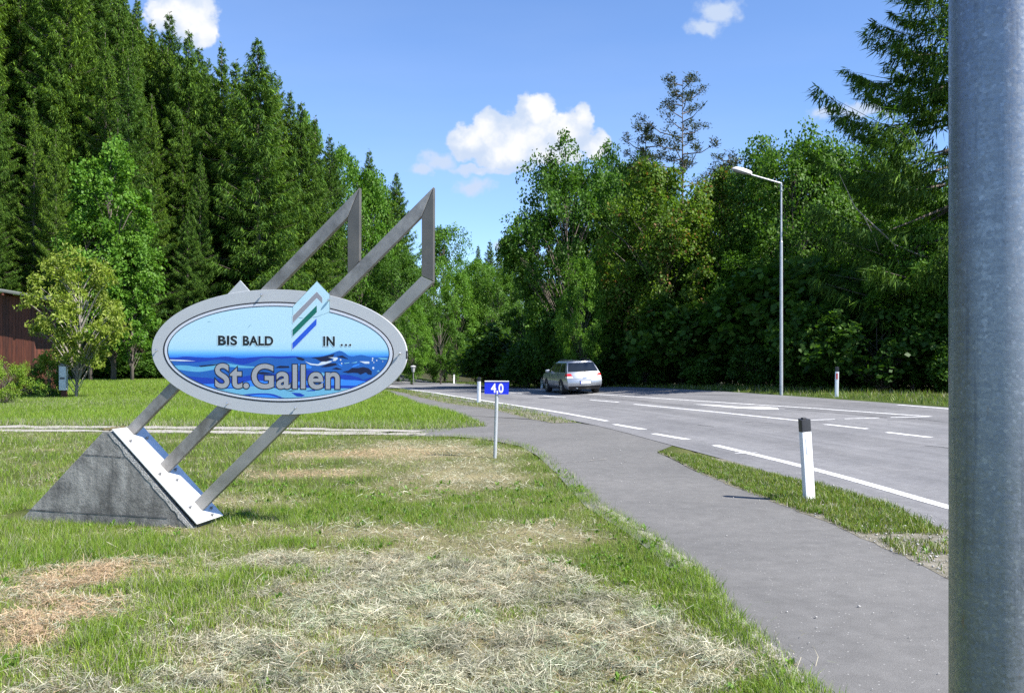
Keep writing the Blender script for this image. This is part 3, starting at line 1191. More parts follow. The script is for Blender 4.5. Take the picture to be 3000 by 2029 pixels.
def kites(base, tip, side, col, fold=0.35):
    """leaf-like cards: base, two shoulders, tip"""
    mid = base * 0.55 + tip * 0.45
    V = np.stack([base, mid - side, tip, mid + side], 1)
    n = len(base)
    Q = (np.arange(4)[None] + (np.arange(n) * 4)[:, None])
    C = np.repeat(col, 4, 0)
    return V.reshape(-1, 3), Q, C


def spruce_meshes(H_, R_, seed, bare=0.06, gap=0.42, dens=1.0, hang=0.46, cw=0.085, pal=None, power=0.85, ragged=0.2):
    g = np.random.default_rng(seed)
    pal = np.array([(0.056, 0.118, 0.018), (0.084, 0.164, 0.020), (0.116, 0.202, 0.026), (0.066, 0.135, 0.028)]) if pal is None else pal
    mb, pts, rad = trunk_mesh('trunk', H_, 0.011 * H_ + 0.04, 8, 0.0, seed)
    B, T, S, C = [], [], [], []
    wood = MB()
    z = H_ * bare
    while z < H_ - 0.25:
        t = z / H_
        env = R_ * (1 - t) ** power
        nb = int(g.integers(5, 8)) if t < 0.93 else 4
        a0 = g.uniform(0, 6.28)
        for b in range(nb):
            if t < 0.25 and g.random() < 0.35 * (1 - t / 0.25):
                continue
            L = env * g.uniform(1 - ragged * 1.6, 1 + ragged) + 0.12
            a = a0 + 6.283 * b / nb + g.normal(0, 0.25)
            e0 = 0.55 * t ** 1.5 - 0.28 * (1 - t) + g.normal(0, 0.07)
            zz = z + g.normal(0, 0.10)
            d = np.array([math.cos(a), math.sin(a)])
            pn = np.array([-d[1], d[0]])

            def pos(s):
                s = np.asarray(s)
                r = s * L
                hgt = r * e0 - 0.22 * L * s * (1 - s) * 2.2 + 0.14 * L * s ** 3
                return np.stack([d[0] * r, d[1] * r, zz + hgt], -1)
            if L > 0.7:
                wood.tube([pos(0.0), pos(0.5), pos(0.92)], [0.03 + 0.008 * L, 0.02, 0.006], 3, caps=False)
            ncard = int((L * 17 + 4) * dens)
            s = g.uniform(0.10, 1.0, ncard) ** 0.75
            P0 = pos(s)
            wdt = (0.30 * L * (1 - 0.75 * s) + 0.05)
            lat = g.uniform(-1, 1, ncard) * wdt
            P0 = P0 + np.column_stack([pn[0] * lat, pn[1] * lat, -np.abs(lat) * 0.25])
            ln = hang * g.uniform(0.45, 1.25, ncard) * (0.55 + 0.45 * min(1, L / 2.0))
            # hanging twigs
            dirv = np.column_stack([d[0] * g.uniform(0.0, 0.8, ncard) + pn[0] * g.normal(0, 0.35, ncard),
                                    d[1] * g.uniform(0.0, 0.8, ncard) + pn[1] * g.normal(0, 0.35, ncard),
                                    -g.uniform(0.25, 1.3, ncard)])
            dirv /= np.linalg.norm(dirv, axis=1)[:, None]
            P1 = P0 + dirv * ln[:, None]
            th = g.uniform(0, 6.28, ncard)
            sd = np.column_stack([np.cos(th), np.sin(th), g.normal(0, 0.3, ncard)]) * (cw * g.uniform(0.5, 1.1, ncard))[:, None]
            ci = g.integers(0, len(pal), ncard)
            cc = pal[ci] * g.uniform(0.75, 1.2, (ncard, 1))
            new = g.random(ncard) < 0.10 + 0.16 * s
            cc[new] = cc[new] * np.array([1.55, 1.5, 1.1])
            B.append(P0), T.append(P1), S.append(sd), C.append(cc)
            # shoots lying along the bough
            m2 = int(ncard * 0.55)
            s = g.uniform(0.15, 1.0, m2)
            P0 = pos(s)
            lat = g.uniform(-1, 1, m2) * (0.30 * L * (1 - 0.8 * s)) * (1 if L > 1 else 0.3)
            P0 = P0 + np.column_stack([pn[0] * lat + d[0] * np.abs(lat) * 0.5, pn[1] * lat + d[1] * np.abs(lat) * 0.5, -np.abs(lat) * 0.2])
            sg = np.where(g.random(m2) < 0.5, -1, 1)
            out = np.column_stack([d[0] * 0.75 + pn[0] * sg * 0.75, d[1] * 0.75 + pn[1] * sg * 0.75, g.uniform(-0.35, 0.25, m2)])
            ln = np.minimum(0.30 * L * (1 - 0.8 * s) + 0.14, 0.50) * g.uniform(0.6, 1.2, m2)
            P1 = P0 + out * ln[:, None]
            up = np.column_stack([g.normal(0, 0.25, m2), g.normal(0, 0.25, m2), np.ones(m2)])
            sd = np.cross(out, up)
            sd /= np.linalg.norm(sd, axis=1)[:, None] + 1e-9
            sd = sd * (cw * g.uniform(0.6, 1.2, m2))[:, None]
            cc = pal[g.integers(0, len(pal), m2)] * g.uniform(0.8, 1.3, (m2, 1))
            B.append(P0), T.append(P1), S.append(sd), C.append(cc)
        z += gap * g.uniform(0.75, 1.3) * (1.0 if t < 0.8 else 0.75)
    n = 14
    P0 = np.column_stack([np.zeros(n), np.zeros(n), g.uniform(H_ - 1.0, H_, n)])
    dd = np.column_stack([g.normal(0, 0.5, n), g.normal(0, 0.5, n), g.uniform(0.2, 1, n)]) * 0.3
    B.append(P0), T.append(P0 + dd), S.append(g.normal(0, 0.03, (n, 3))), C.append(np.repeat(pal[:1], n, 0))
    V, Q, Cc = kites(np.concatenate(B), np.concatenate(T), np.concatenate(S), np.concatenate(C))
    crown = np_mesh('crown', V, quads=Q, col=Cc)
    o = len(mb.v)
    mb.v += wood.v
    mb.f += [tuple(i + o for i in f) for f in wood.f]
    tm = mb_mesh(mb, 'trunk')
    crown.materials.append(M_NEEDLE)
    tm.materials.append(M_BARK)
    return tm, crown


def rand_dirs(g, n):
    v = g.normal(0, 1, (n, 3))
    return v / np.linalg.norm(v, axis=1)[:, None]


def broadleaf_meshes(H_, rx, seed, n_clump=46, sprays=9, leaves=24, leaf=0.15, base=0.12, pal=None, tips=None, bark=None, flat=0.5, trunk_r=None, clump_r=None, top_bias=0.0, asp=1.7, stems=1):
    """trunk and limbs that end in clumps; each clump is made of flat sprays of leaves"""
    g = np.random.default_rng(seed)
    pal = np.array([(0.030, 0.070, 0.010), (0.045, 0.095, 0.014), (0.062, 0.120, 0.018), (0.036, 0.080, 0.016)]) if pal is None else pal
    r0 = trunk_r or (0.012 * H_ + 0.03)
    mb = MB()
    stem_tops = []
    for k in range(stems):
        a = g.uniform(0, 6.28)
        sp = 0.0 if stems == 1 else 0.10 * H_ * g.uniform(0.5, 1.3)
        p = [(0.02 * k, 0.02 * k, -0.3), (math.cos(a) * sp * 0.25, math.sin(a) * sp * 0.25, H_ * 0.2), (math.cos(a) * sp * 0.7, math.sin(a) * sp * 0.7, H_ * 0.48),
             (math.cos(a) * sp + g.normal(0, 0.02 * H_), math.sin(a) * sp + g.normal(0, 0.02 * H_), H_ * 0.86)]
        rr = r0 / math.sqrt(stems)
        mb.tube(p, [rr * 1.2, rr * 0.85, rr * 0.55, rr * 0.12], 7)
        stem_tops.append([np.array(q) for q in p])
    hz = H_ * (1 - base) / 2
    cz = H_ * base + hz
    B, T, S, C = [], [], [], []
    cr = clump_r or 0.30 * rx
    for k in range(n_clump):
        v = rand_dirs(g, 1)[0]
        v[2] = v[2] * 0.95 + 0.08 + top_bias * abs(v[2])
        rad = g.uniform(0.50, 1.0) ** 0.55
        lump = 1 + 0.20 * math.sin(3 * math.atan2(v[1], v[0]) + seed) + 0.12 * math.sin(5 * v[2] + seed * 2)
        c = np.array([v[0] * rx * rad * lump, v[1] * rx * rad * lump, cz + v[2] * hz * rad])
        if c[2] > H_:
            c[2] = H_ - g.uniform(0, 0.5)
        if c[2] < H_ * base:
            c[2] = H_ * base + g.uniform(0, 0.4)
        tp = stem_tops[int(g.integers(0, stems))]
        zt = max(0.10 * H_, min(0.82 * H_, c[2] - 0.55 * math.hypot(c[0], c[1]) - 0.05 * H_))
        f = min(0.999, max(0.0, zt / (0.86 * H_))) * 2.99
        i = int(f)
        f -= i
        root = tp[i] * (1 - f) + tp[i + 1] * f if i < 3 else tp[3]
        md = root * 0.45 + c * 0.55 + np.array([0, 0, 0.10 * np.linalg.norm(c - root)])
        lr = r0 * 0.30 * g.uniform(0.6, 1.1)
        mb.tube([root, md, c], [lr, lr * 0.6, lr * 0.18], 4, caps=False)
        crk = cr * g.uniform(0.65, 1.3)
        for s in range(sprays):
            o = rand_dirs(g, 1)[0] * crk * g.uniform(0.25, 1.0)
            o[2] *= 0.75
            sc_ = c + o
            outw = o + 0.35 * (c - np.array([0, 0, cz])) / rx * crk
            outw[2] *= 0.5
            nn = np.array([outw[0] * 0.5, outw[1] * 0.5, crk * 0.9]) + g.normal(0, 0.35, 3) * crk
            nn /= np.linalg.norm(nn)
            ux = np.cross(nn, np.array([0.3, 0.9, 0.2]))
            ux /= np.linalg.norm(ux)
            uy = np.cross(nn, ux)
            n = int(leaves * g.uniform(0.7, 1.3))
            rr = crk * 0.55 * np.sqrt(g.random(n))
            aa = g.uniform(0, 6.28, n)
            P0 = sc_ + ux * (rr * np.cos(aa))[:, None] + uy * (rr * np.sin(aa))[:, None] + nn * (g.normal(0, 0.10, n) * crk)[:, None]
            P0[:, 2] -= 0.35 * rr ** 2 / max(crk, 0.1)
            ln = leaf * g.uniform(0.7, 1.3, n)
            la = g.uniform(0, 6.28, n)
            dv_ = ux * np.cos(la)[:, None] + uy * np.sin(la)[:, None] + nn * g.normal(-0.15, 0.35, n)[:, None]
            dv_[:, 2] -= 0.25
            dv_ /= np.linalg.norm(dv_, axis=1)[:, None]
            nl = nn[None] + g.normal(0, flat, (n, 3))
            sd = np.cross(dv_, nl)
            sd /= np.linalg.norm(sd, axis=1)[:, None] + 1e-9
            B.append(P0 - dv_ * (ln / 2)[:, None])
            T.append(P0 + dv_ * (ln / 2)[:, None])
            S.append(sd * (ln / 2 / asp * 1.25)[:, None])
            cc = pal[g.integers(0, len(pal), n)] * g.uniform(0.78, 1.22, (n, 1))
            if tips is not None and o @ (c - np.array([0, 0, cz])) > 0:
                tt_ = g.random(n) < 0.13
                cc[tt_] = tips[g.integers(0, len(tips), tt_.sum())] * g.uniform(0.8, 1.2, (tt_.sum(), 1))
            C.append(cc)
    V, Q, Cc = kites(np.concatenate(B), np.concatenate(T), np.concatenate(S), np.concatenate(C))
    crown = np_mesh('crown', V, quads=Q, col=Cc)
    tm = mb_mesh(mb, 'trunk')
    crown.materials.append(M_LEAF)
    tm.materials.append(bark or M_BARK)
    return tm, crown


def plant_tree(name, meshes, x, y, sz, label, cat, group=None, rz=None, sxy=None, z=None):
    t = empty(name, (x, y, z1(x, y) - 0.05 if z is None else z), random.uniform(0, 6.28) if rz is None else rz)
    t.scale = (sxy or sz, sxy or sz, sz)
    tag(t, label, cat, group)
    for nm, me in zip(('trunk', 'crown'), meshes):
        o = bpy.data.objects.new(nm, me)
        COL.objects.link(o)
        o.parent = t
    return t


def DX(px, Y):
    """world x of a photo column (2324-wide picture) at depth Y"""
    return (px - 1162) * Y / 2000.0


def top_h(py, Y, x):
    """height above the ground of something whose tip stands at picture row py"""
    return H + (812 - py) * Y / 2000.0 - z1(x, Y)


# --- the spruce forest on the slope
SPH = 28.0
spr = [spruce_meshes(SPH, 4.4, 11, ragged=0.34, cw=0.040, dens=2.6), spruce_meshes(SPH, 3.5, 12, ragged=0.3, cw=0.040, dens=2.6), spruce_meshes(SPH, 4.8, 13, ragged=0.32, hang=0.6, cw=0.040, dens=2.6),
       spruce_meshes(SPH, 3.8, 14, bare=0.20, ragged=0.28, cw=0.040, dens=2.6), spruce_meshes(SPH, 3.6, 15, ragged=0.35, power=0.7, cw=0.040, dens=2.6), spruce_meshes(SPH, 4.6, 16, ragged=0.36, power=1.0, bare=0.12, cw=0.040, dens=2.6)]
SK = np.array([(-400, -900), (0, -420), (220, -160), (300, -30), (335, 40), (400, 80), (470, 130), (540, 150), (620, 190), (680, 250), (740, 325), (775, 375), (800, 420), (840, 430), (900, 450), (950, 500), (990, 560), (1040, 590), (1165, 600)], float)
SPR_LABEL = 'dark green spruce in the dense forest on the slope behind the sign'
SPR_GROUP = 'spruces crowding the slope'
n_spr = 0
for (px, py, Y, v, sx, lb) in (
        (312, -5, 100, 1, 0.8, 'tall spruce on the slope whose pointed top touches the left side of the cloud'),
        (385, 27, 100, 0, 0.95, 'spruce on the slope rising alone in front of the white cloud'),
        (428, 70, 96, 2, 0.8, 'spruce with a broken bent top below the white cloud'),
        (470, 132, 104, 4, 0.6, 'thin young spruce tip just right of the white cloud'),
        (503, 96, 96, 5, 0.85, 'pointed spruce on the skyline between the cloud and the broad jagged spruce'),
        (585, 88, 90, 2, 1.15, 'broad jagged spruce standing highest right of the cloud'),
        (630, 172, 100, 4, 0.6, 'slender spruce tip just right of the broad jagged spruce'),
        (658, 205, 98, 1, 0.9, 'spruce on the descending skyline right of the slender tip'),
        (715, 262, 100, 5, 0.9, 'last tall spruce of the descending skyline before the light green trees'),
        (748, 305, 112, 0, 0.8, 'spruce on the skyline half sunk behind the last tall one'),
        (452, 108, 102, 2, 1.0, 'spruce filling the dip right below the white cloud'),
        (536, 135, 98, 0, 1.0, 'spruce in the dip just left of the broad jagged spruce'),
        (558, 150, 104, 5, 1.0, 'lower spruce tucked against the left side of the broad jagged spruce'),
        (612, 165, 96, 0, 1.0, 'spruce tucked against the right side of the broad jagged spruce'),
        (684, 232, 98, 2, 1.0, 'spruce in the dip before the last tall spruce of the skyline'),
        (345, 45, 104, 5, 1.1, 'spruce in front of the left edge of the white cloud'),
        (838, 338, 160, 0, 0.9, 'single dark spruce peeking above the light green trees'),
        (900, 392, 132, 2, 1.0, 'dark cone shaped spruce behind the tip of the right steel strut'),
        (880, 440, 128, 1, 0.9, 'lower spruce just left of the cone shaped one behind the struts'),
        (1085, 556, 185, 1, 0.9, 'leftmost of the four far spruces in the road gap'),
        (1112, 545, 190, 0, 0.9, 'tallest of the four far spruces in the road gap'),
        (1134, 560, 186, 4, 0.9, 'thinnest of the four far spruces in the road gap'),
        (1158, 550, 182, 2, 0.9, 'rightmost of the four far spruces in the road gap')):
    x = DX(px, Y)
    h = top_h(py, Y, x)
    plant_tree('spruce', spr[v], x, Y, h / SPH, lb, 'spruce', SPR_GROUP, sxy=h / SPH * (0.45 + 0.7 * sx))
    n_spr += 1
cand = []
g = np.random.default_rng(5)
for row in range(28):
    Yr = 62 + row * 4.3
    for xx in np.arange(-118, -8, 4.2):
        cand.append((xx + g.uniform(-1.7, 1.7), Yr + g.uniform(-1.8, 1.8)))
cand = np.array(cand)
dF_, sF_ = seg_info(cand, FOOT)
inside = -dF_ * sF_
dEd, sEd = seg_info(cand, EDGE)
FILLH = []
for (x, Y), d, de in zip(cand, inside, dEd * sEd):
    if d < 0.5 or d > 85 or de > -4:
        continue
    px = 1162 + 2000 * x / Y
    if px < -260 or px > 1010:
        continue
    if px > 380 and d > 32 or d > 62:
        continue
    if d > 22 and g.random() < 0.40:
        continue
    h = g.uniform(13, 22) if d < 5 else g.uniform(18, 28) if d < 13 else g.uniform(24, 34)
    sky = np.interp(px, SK[:, 0], SK[:, 1])
    hmax = top_h(sky + 10, Y, x)
    if hmax < 11:
        continue
    if d > 13:
        h = max(h, hmax * g.uniform(0.84, 0.99))
    h = min(h, hmax * g.uniform(0.88, 1.0), 37)
    FILLH.append((x, Y, h, d, px))
# keep gaps for the light green deciduous trees that stand among the spruces
DEC = [(258, 308, 71, 0), (205, 470, 70, 1)]
for (x, Y, h, d, px) in FILLH:
    if any(abs(px - q[0]) < 42 and abs(Y - q[2]) < 3.5 for q in DEC):
        continue
    if n_spr >= 296:
        break
    v = int(g.integers(0, 6))
    if d < 7 and 560 < px < 860:
        v = 3
    f = h / SPH
    plant_tree('spruce', spr[v], x, Y, f, SPR_LABEL, 'spruce', SPR_GROUP, sxy=max(f, 0.62) * g.uniform(0.8, 1.1))
    n_spr += 1
print('spruces', n_spr)

# --- deciduous trees
BRIGHT = np.array([1.08, 1.16, 1.05]) * np.array([(0.075, 0.165, 0.018), (0.100, 0.200, 0.024), (0.130, 0.230, 0.030), (0.082, 0.175, 0.022)])
MID = np.array([1.0, 1.10, 1.0]) * np.array([(0.058, 0.125, 0.015), (0.080, 0.155, 0.020), (0.105, 0.185, 0.026), (0.064, 0.135, 0.020)])
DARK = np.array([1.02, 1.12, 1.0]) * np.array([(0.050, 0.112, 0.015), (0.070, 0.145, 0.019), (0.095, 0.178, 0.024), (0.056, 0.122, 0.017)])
YELL = np.array([(0.25, 0.31, 0.040), (0.31, 0.36, 0.060), (0.20, 0.27, 0.030), (0.37, 0.40, 0.100)])
TIPS = np.array([(0.20, 0.13, 0.04), (0.17, 0.15, 0.04), (0.22, 0.115, 0.045)])
BH = 14.0
bl = {
    'tall': broadleaf_meshes(BH, 3.2, 21, 70, 10, 32, 0.22, 0.04, BRIGHT, clump_r=1.0, asp=1.45),
    'round': broadleaf_meshes(BH, 5.6, 22, 96, 12, 40, 0.205, 0.03, DARK, clump_r=1.45, asp=1.45),
    'wide': broadleaf_meshes(BH, 6.0, 23, 96, 12, 40, 0.205, 0.03, MID, clump_r=1.45, asp=1.45),
    'maple': broadleaf_meshes(BH, 5.4, 24, 96, 12, 40, 0.205, 0.06, MID * np.array([1.15, 1.0, 0.9]), TIPS, clump_r=1.4, asp=1.45),
    'loose': broadleaf_meshes(BH, 4.6, 25, 76, 11, 36, 0.215, 0.02, MID, clump_r=1.15, asp=1.45),
    'light': broadleaf_meshes(BH, 5.2, 26, 92, 11, 34, 0.22, 0.02, BRIGHT, clump_r=1.35, asp=1.45)
}
SHH = 3.0
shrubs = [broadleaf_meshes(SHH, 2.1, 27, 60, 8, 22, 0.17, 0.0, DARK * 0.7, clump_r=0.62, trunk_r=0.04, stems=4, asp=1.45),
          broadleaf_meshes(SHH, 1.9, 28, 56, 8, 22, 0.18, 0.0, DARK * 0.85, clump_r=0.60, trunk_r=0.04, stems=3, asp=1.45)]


def bt(kind, px, py, Y, wscale, label, name='maple_tree', cat='tree', group=None, rz=None):
    x = DX(px, Y)
    h = top_h(py, Y, x)
    return plant_tree(name, bl[kind], x, Y, h / BH, label, cat, group, rz=rz, sxy=wscale)


G_L, G_R = 'broadleaf trees along the foot of the forest', 'broadleaf trees beyond the far side of the road'
bt('tall', 258, 306, 70, 0.95, 'light green tall maple standing out against the dark spruces', group=G_L)
bt('tall', 205, 470, 69, 0.75, 'lower light green maple at the left foot of the tall one', group=G_L)
bt('tall', 300, 520, 69.5, 0.62, 'small light green maple behind the left rim of the sign', group=G_L)
bt('light', 690, 262, 118, 0.7, 'light green broadleaf crown showing on the skyline among the spruces', group=G_L)
bt('light', 772, 335, 150, 0.9, 'light green crown on the skyline where the spruces end', group=G_L)
bt('light', 820, 385, 126, 1.05, 'large light green tree behind the tip of the middle steel strut', group=G_L)
bt('light', 862, 420, 140, 0.9, 'light green tree right of the middle strut tip, behind the larger one', group=G_L)
bt('wide', 905, 560, 100, 0.62, 'mid green maple seen between the two upright struts', group=G_L)
bt('light', 1010, 515, 128, 0.85, 'airy light green tree just right of the rightmost strut', group=G_L)
bt('light', 985, 600, 110, 0.55, 'light green tree beside the rightmost strut above the lantern', group=G_L)
bt('light', 935, 690, 84, 0.36, 'bright green shrubby tree behind the lantern', group=G_L)
bt('light', 1080, 590, 118, 0.75, 'bright green tree in the middle of the road gap', group=G_L)
bt('wide', 1130, 600, 108, 0.7, 'broad mid green tree closing the road gap', group=G_L)
bt('light', 1035, 620, 104, 0.5, 'bright green tree left of the middle of the road gap', group=G_L)
bt('loose', 1000, 690, 92, 0.42, 'loose green tree low at the left side of the road gap', group=G_L)
for k_, px in enumerate((215, 232, 250, 268, 290, 312, 335, 362, 390, 425, 470, 530, 600, 680, 760, 850)):
    Y = 74.5 + (k_ % 3) * 1.2 + (max(0, px - 420)) * 0.022
    sc_ = random.uniform(0.35, 0.8)
    plant_tree('shrub', shrubs[k_ % 2], DX(px, Y), Y, sc_, 'low green undergrowth shrub at the edge of the spruce forest', 'shrub', 'undergrowth at the edge of the spruce forest', sxy=sc_ * 1.25)
# right-hand wood
bt('round', 1290, 322, 55, 0.60, 'dark green maple rising into the cloud, left end of the roadside wood', group=G_R)
bt('round', 1242, 440, 58, 0.34, 'dark lower tree leaning into the road gap at the left end of the wood', group=G_R)
bt('round', 1372, 345, 59, 0.58, 'dark green tree just right of the one rising into the cloud', group=G_R)
bt('maple', 1500, 372, 48, 0.62, 'maple with reddish young leaf tips below the thin pine', group=G_R)
bt('wide', 1445, 335, 62, 0.56, 'green tree behind the reddish tipped maple, left of the pine', group=G_R)
bt('maple', 1630, 395, 50, 0.54, 'yellowish maple left of the lamp head', group=G_R)
bt('wide', 1700, 350, 60, 0.55, 'green tree behind the lamp head', group=G_R)
bt('wide', 1800, 282, 47, 0.62, 'tall dense tree right of the lamp head', group=G_R)
bt('wide', 1900, 300, 50, 0.6, 'dense tree below the drooping spruce boughs', group=G_R)
bt('round', 2020, 330, 48, 0.6, 'shaded tree behind the trunk of the drooping spruce', group=G_R)
bt('light', 2070, 500, 36, 0.42, 'maple with sunlit layered leaves beside the thick pole', group=G_R)
bt('light', 1320, 585, 47, 0.24, 'small light green maple standing behind the car', group=G_R)
bt('maple', 1115, 772, 70, 0.52, 'sunlit yellowish shrub at the bend of the road', name='shrub', cat='shrub', group=G_R)
bt('loose', 1200, 620, 66, 0.42, 'shaded small tree at the inside of the bend', group=G_R)
dk = [(1262, 640, 58, 0.36), (1400, 600, 52, 0.5), (1470, 560, 50, 0.55), (1560, 560, 49, 0.55), (1650, 560, 47, 0.5), (1730, 560, 45, 0.5), (1820, 560, 43, 0.5),
      (1900, 580, 41.5, 0.45), (1980, 620, 40, 0.45), (2080, 640, 38.5, 0.42), (2160, 600, 38, 0.45), (2260, 560, 37, 0.45), (2360, 500, 37, 0.5),
      (1195, 690, 80, 0.36), (1500, 420, 66, 0.7), (1600, 430, 66, 0.7), (1840, 400, 58, 0.7), (1960, 420, 58, 0.7), (2100, 420, 56, 0.7), (2250, 380, 52, 0.8), (2400, 340, 46, 0.8)]
for i, (px, py, Y, w) in enumerate(dk):
    bt(('round', 'wide')[i % 2] if Y > 50 else ('loose', 'round')[i % 2], px, py, Y, w, 'shaded broadleaf tree in the thick of the roadside wood', group='trees in the thick of the roadside wood')
for k_, (px, Y) in enumerate([(1225, 60), (1262, 54), (1300, 50.5), (1340, 48.5), (1385, 47), (1425, 46), (1465, 45), (1505, 44), (1545, 43.2), (1588, 42.3), (1630, 41.5), (1672, 40.6),
                           (1715, 39.8), (1760, 38.9), (1808, 38.1), (1858, 37.2), (1905, 36.4), (1955, 35.6), (2005, 34.9), (2058, 34.2), (2110, 33.5), (2165, 32.9), (2220, 32.2), (2280, 31.6),
                           (1195, 68), (1170, 78), (1150, 92), (1280, 60), (1345, 55), (1410, 52), (1480, 50), (1550, 48), (1620, 46), (1690, 44.5), (1760, 43), (1835, 41.5), (1910, 40), (1990, 38.8), (2075, 37.5), (2160, 36.5), (2250, 35.5)]):
    x = DX(px, Y)
    if k_ <= 23 and k_ % 3 != 0:
        continue
    sc_ = random.choice((0.45, 0.6, 0.9, 1.2)) if k_ <= 23 else random.uniform(0.9, 1.9)
    plant_tree('shrub', shrubs[k_ % 2], x, Y, sc_, 'dark shaded shrub at the foot of the roadside wood', 'shrub', 'shrubs at the foot of the roadside wood', sxy=sc_ * random.uniform(0.85, 1.1))
print('deciduous done')

# the big spruce with hanging twigs beside the pole
big = spruce_meshes(25.0, 6.9, 91, bare=0.16, gap=0.80, dens=4.4, hang=0.52, cw=0.040, power=0.60, ragged=0.24)
plant_tree('spruce', big, DX(2168, 36), 36, 1.0, 'big spruce with long hanging twigs beside the thick pole', 'spruce', rz=0.6)
DEADB = MB()
bx = DX(1905, 34.5)


def PX(px, py, Y):
    return Vector(((px - 1162) * Y / 2000, Y, H + (812 - py) * Y / 2000))


db = [PX(2160, 595, 35.6), PX(2090, 580, 35), PX(2030, 555, 34.6), PX(1960, 490, 34.2), PX(1940, 470, 34.1), PX(1905, 395, 34)]
DEADB.tube(db, [0.05, 0.04, 0.032, 0.026, 0.02, 0.008], 5)
DEADB.tube([db[3], PX(1985, 540, 34.3), PX(1995, 570, 34.4)], [0.018, 0.012, 0.006], 4)
DEADB.tube([db[2], PX(2040, 600, 34.7)], [0.015, 0.006], 4)
tag(DEADB.build('dead_branch', M_BARK_GREY), 'bare grey dead branch hanging in front of the drooping spruce', 'branch')

# the thin pine that towers over the maples
def pine(px, py, Y, h_crown, seed, label, lean=0.0, spread=2.4):
    g = np.random.default_rng(seed)
    x = DX(px, Y)
    h = top_h(py, Y, x)
    mb, pts, rad = trunk_mesh('trunk', h, 0.17, 8, 0.002, seed)
    pal = np.array([(0.032, 0.048, 0.024), (0.048, 0.066, 0.030), (0.068, 0.070, 0.036), (0.040, 0.062, 0.026)])
    B, T, S, C = [], [], [], []
    nb = max(10, int(34 * h_crown / 7.2 * 0.85))
    for k in range(nb):
        z = h - h_crown * (k + 0.6) / nb
        t = (h - z) / h_crown
        a = k * 2.4 + g.normal(0, 0.4)
        L = spread * (0.32 + 0.68 * min(1, t * 1.5)) * g.uniform(0.5, 1.12)
        d = np.array([math.cos(a), math.sin(a), g.uniform(-0.05, 0.45)])
        p0 = np.array([0, 0, z])
        p1 = p0 + d * L * 0.55
        p2 = p0 + d * L + np.array([0, 0, 0.22 * L])
        mb.tube([p0, p1, p2], [0.045, 0.03, 0.012], 4, caps=False)
        for q in range(int(g.integers(3, 7))):
            f = g.uniform(0.45, 1.05)
            c = p0 + (p2 - p0) * f + g.normal(0, 0.16, 3) * np.array([1, 1, 0.6])
            n = 46
            dv_ = rand_dirs(g, n)
            dv_[:, 2] = dv_[:, 2] * 0.6 + 0.35
            P0 = c + dv_ * 0.06 + g.normal(0, 0.12, (n, 3))
            P1 = P0 + dv_ * g.uniform(0.12, 0.26, (n, 1))
            B.append(P0), T.append(P1), S.append(g.normal(0, 0.022, (n, 3)))
            C.append(pal[g.integers(0, 4, n)] * g.uniform(0.8, 1.25, (n, 1)))
    V, Q, Cc = kites(np.concatenate(B), np.concatenate(T), np.concatenate(S), np.concatenate(C))
    crown = np_mesh('crown', V, quads=Q, col=Cc)
    tm = mb_mesh(mb, 'trunk')
    crown.materials.append(M_NEEDLE)
    tm.materials.append(M_BARK)
    plant_tree('pine_tree', (tm, crown), x, Y, 1.0, label, 'pine', rz=0.4)


pine(1549, 178, 56, 7.2, 41, 'thin sparse pine towering above the reddish maple', spread=2.7)
pine(1466, 282, 58, 3.4, 43, 'small dark pine top left of the towering thin pine', spread=1.7)
pine(1655, 352, 57, 3.0, 44, 'brownish sparse pine top right of the towering thin pine', spread=1.8)

# the young walnut by the shed
walnut = broadleaf_meshes(6.5, 2.75, 51, 74, 8, 26, 0.21, 0.10, YELL * np.array([0.86, 0.92, 0.85]), bark=M_BARK_GREY, clump_r=0.58, trunk_r=0.12, asp=3.2, stems=2, flat=0.7)
Yw = 38.5
plant_tree('walnut_tree', walnut, DX(172, Yw), Yw, 1.0, sxy=0.70, label= 'young walnut tree with yellow green leaflets and leaning stems beside the shed', cat='tree', rz=1.2)
bush = broadleaf_meshes(2.2, 1.9, 52, 70, 8, 24, 0.075, 0.0, np.array([(0.15, 0.25, 0.022), (0.19, 0.30, 0.03), (0.24, 0.34, 0.04)]), clump_r=0.42, trunk_r=0.05, stems=4)
plant_tree('bush', bush, DX(14, 34), 34, 0.80, sxy=0.52, label='rounded bright green bush in front of the red shed', cat='bush', rz=0.3)
dbush = broadleaf_meshes(2.2, 1.5, 53, 60, 8, 24, 0.085, 0.0, DARK, clump_r=0.42, trunk_r=0.05, stems=4)
plant_tree('bush', dbush, DX(112, 38.5), 38.5, 0.85, sxy=0.5, label='dark shaded bush between the green bush and the walnut', cat='bush', rz=0.9)
plant_tree('bush', dbush, DX(70, 41), 41, 0.45, sxy=0.5, label='dark bush against the shed wall behind the green bush', cat='bush', rz=2.9)
print('plants done')

# ------------------------------------------------------------------ the big town sign
PHI = R(12)
U = Vector((math.cos(PHI), -math.sin(PHI), 0))       # along the sign, to the right
W = Vector((math.sin(PHI), math.cos(PHI), 0))        # away from the viewer
O = Vector((-3.357, 9.30, 0))


def onp(px, py, w):
    """photo pixel -> point on the plane that lies w behind the front face of the foot"""
    d = Vector(((px - CX) / F, 1, -(py - CY) / F))
    c = Vector((0, 0, H))
    t = ((O + W * w - c).dot(W)) / d.dot(W)
    return c + d * t


def A_(x, y):   # enlarged view of the panel -> photo pixels
    return 430 + x / 3.93, 820 + y / 3.93


def C_(x, y):   # enlarged view of the foot -> photo pixels
    return 300 + x / 4.6225, 1220 + y / 4.6225


M_CONC = None


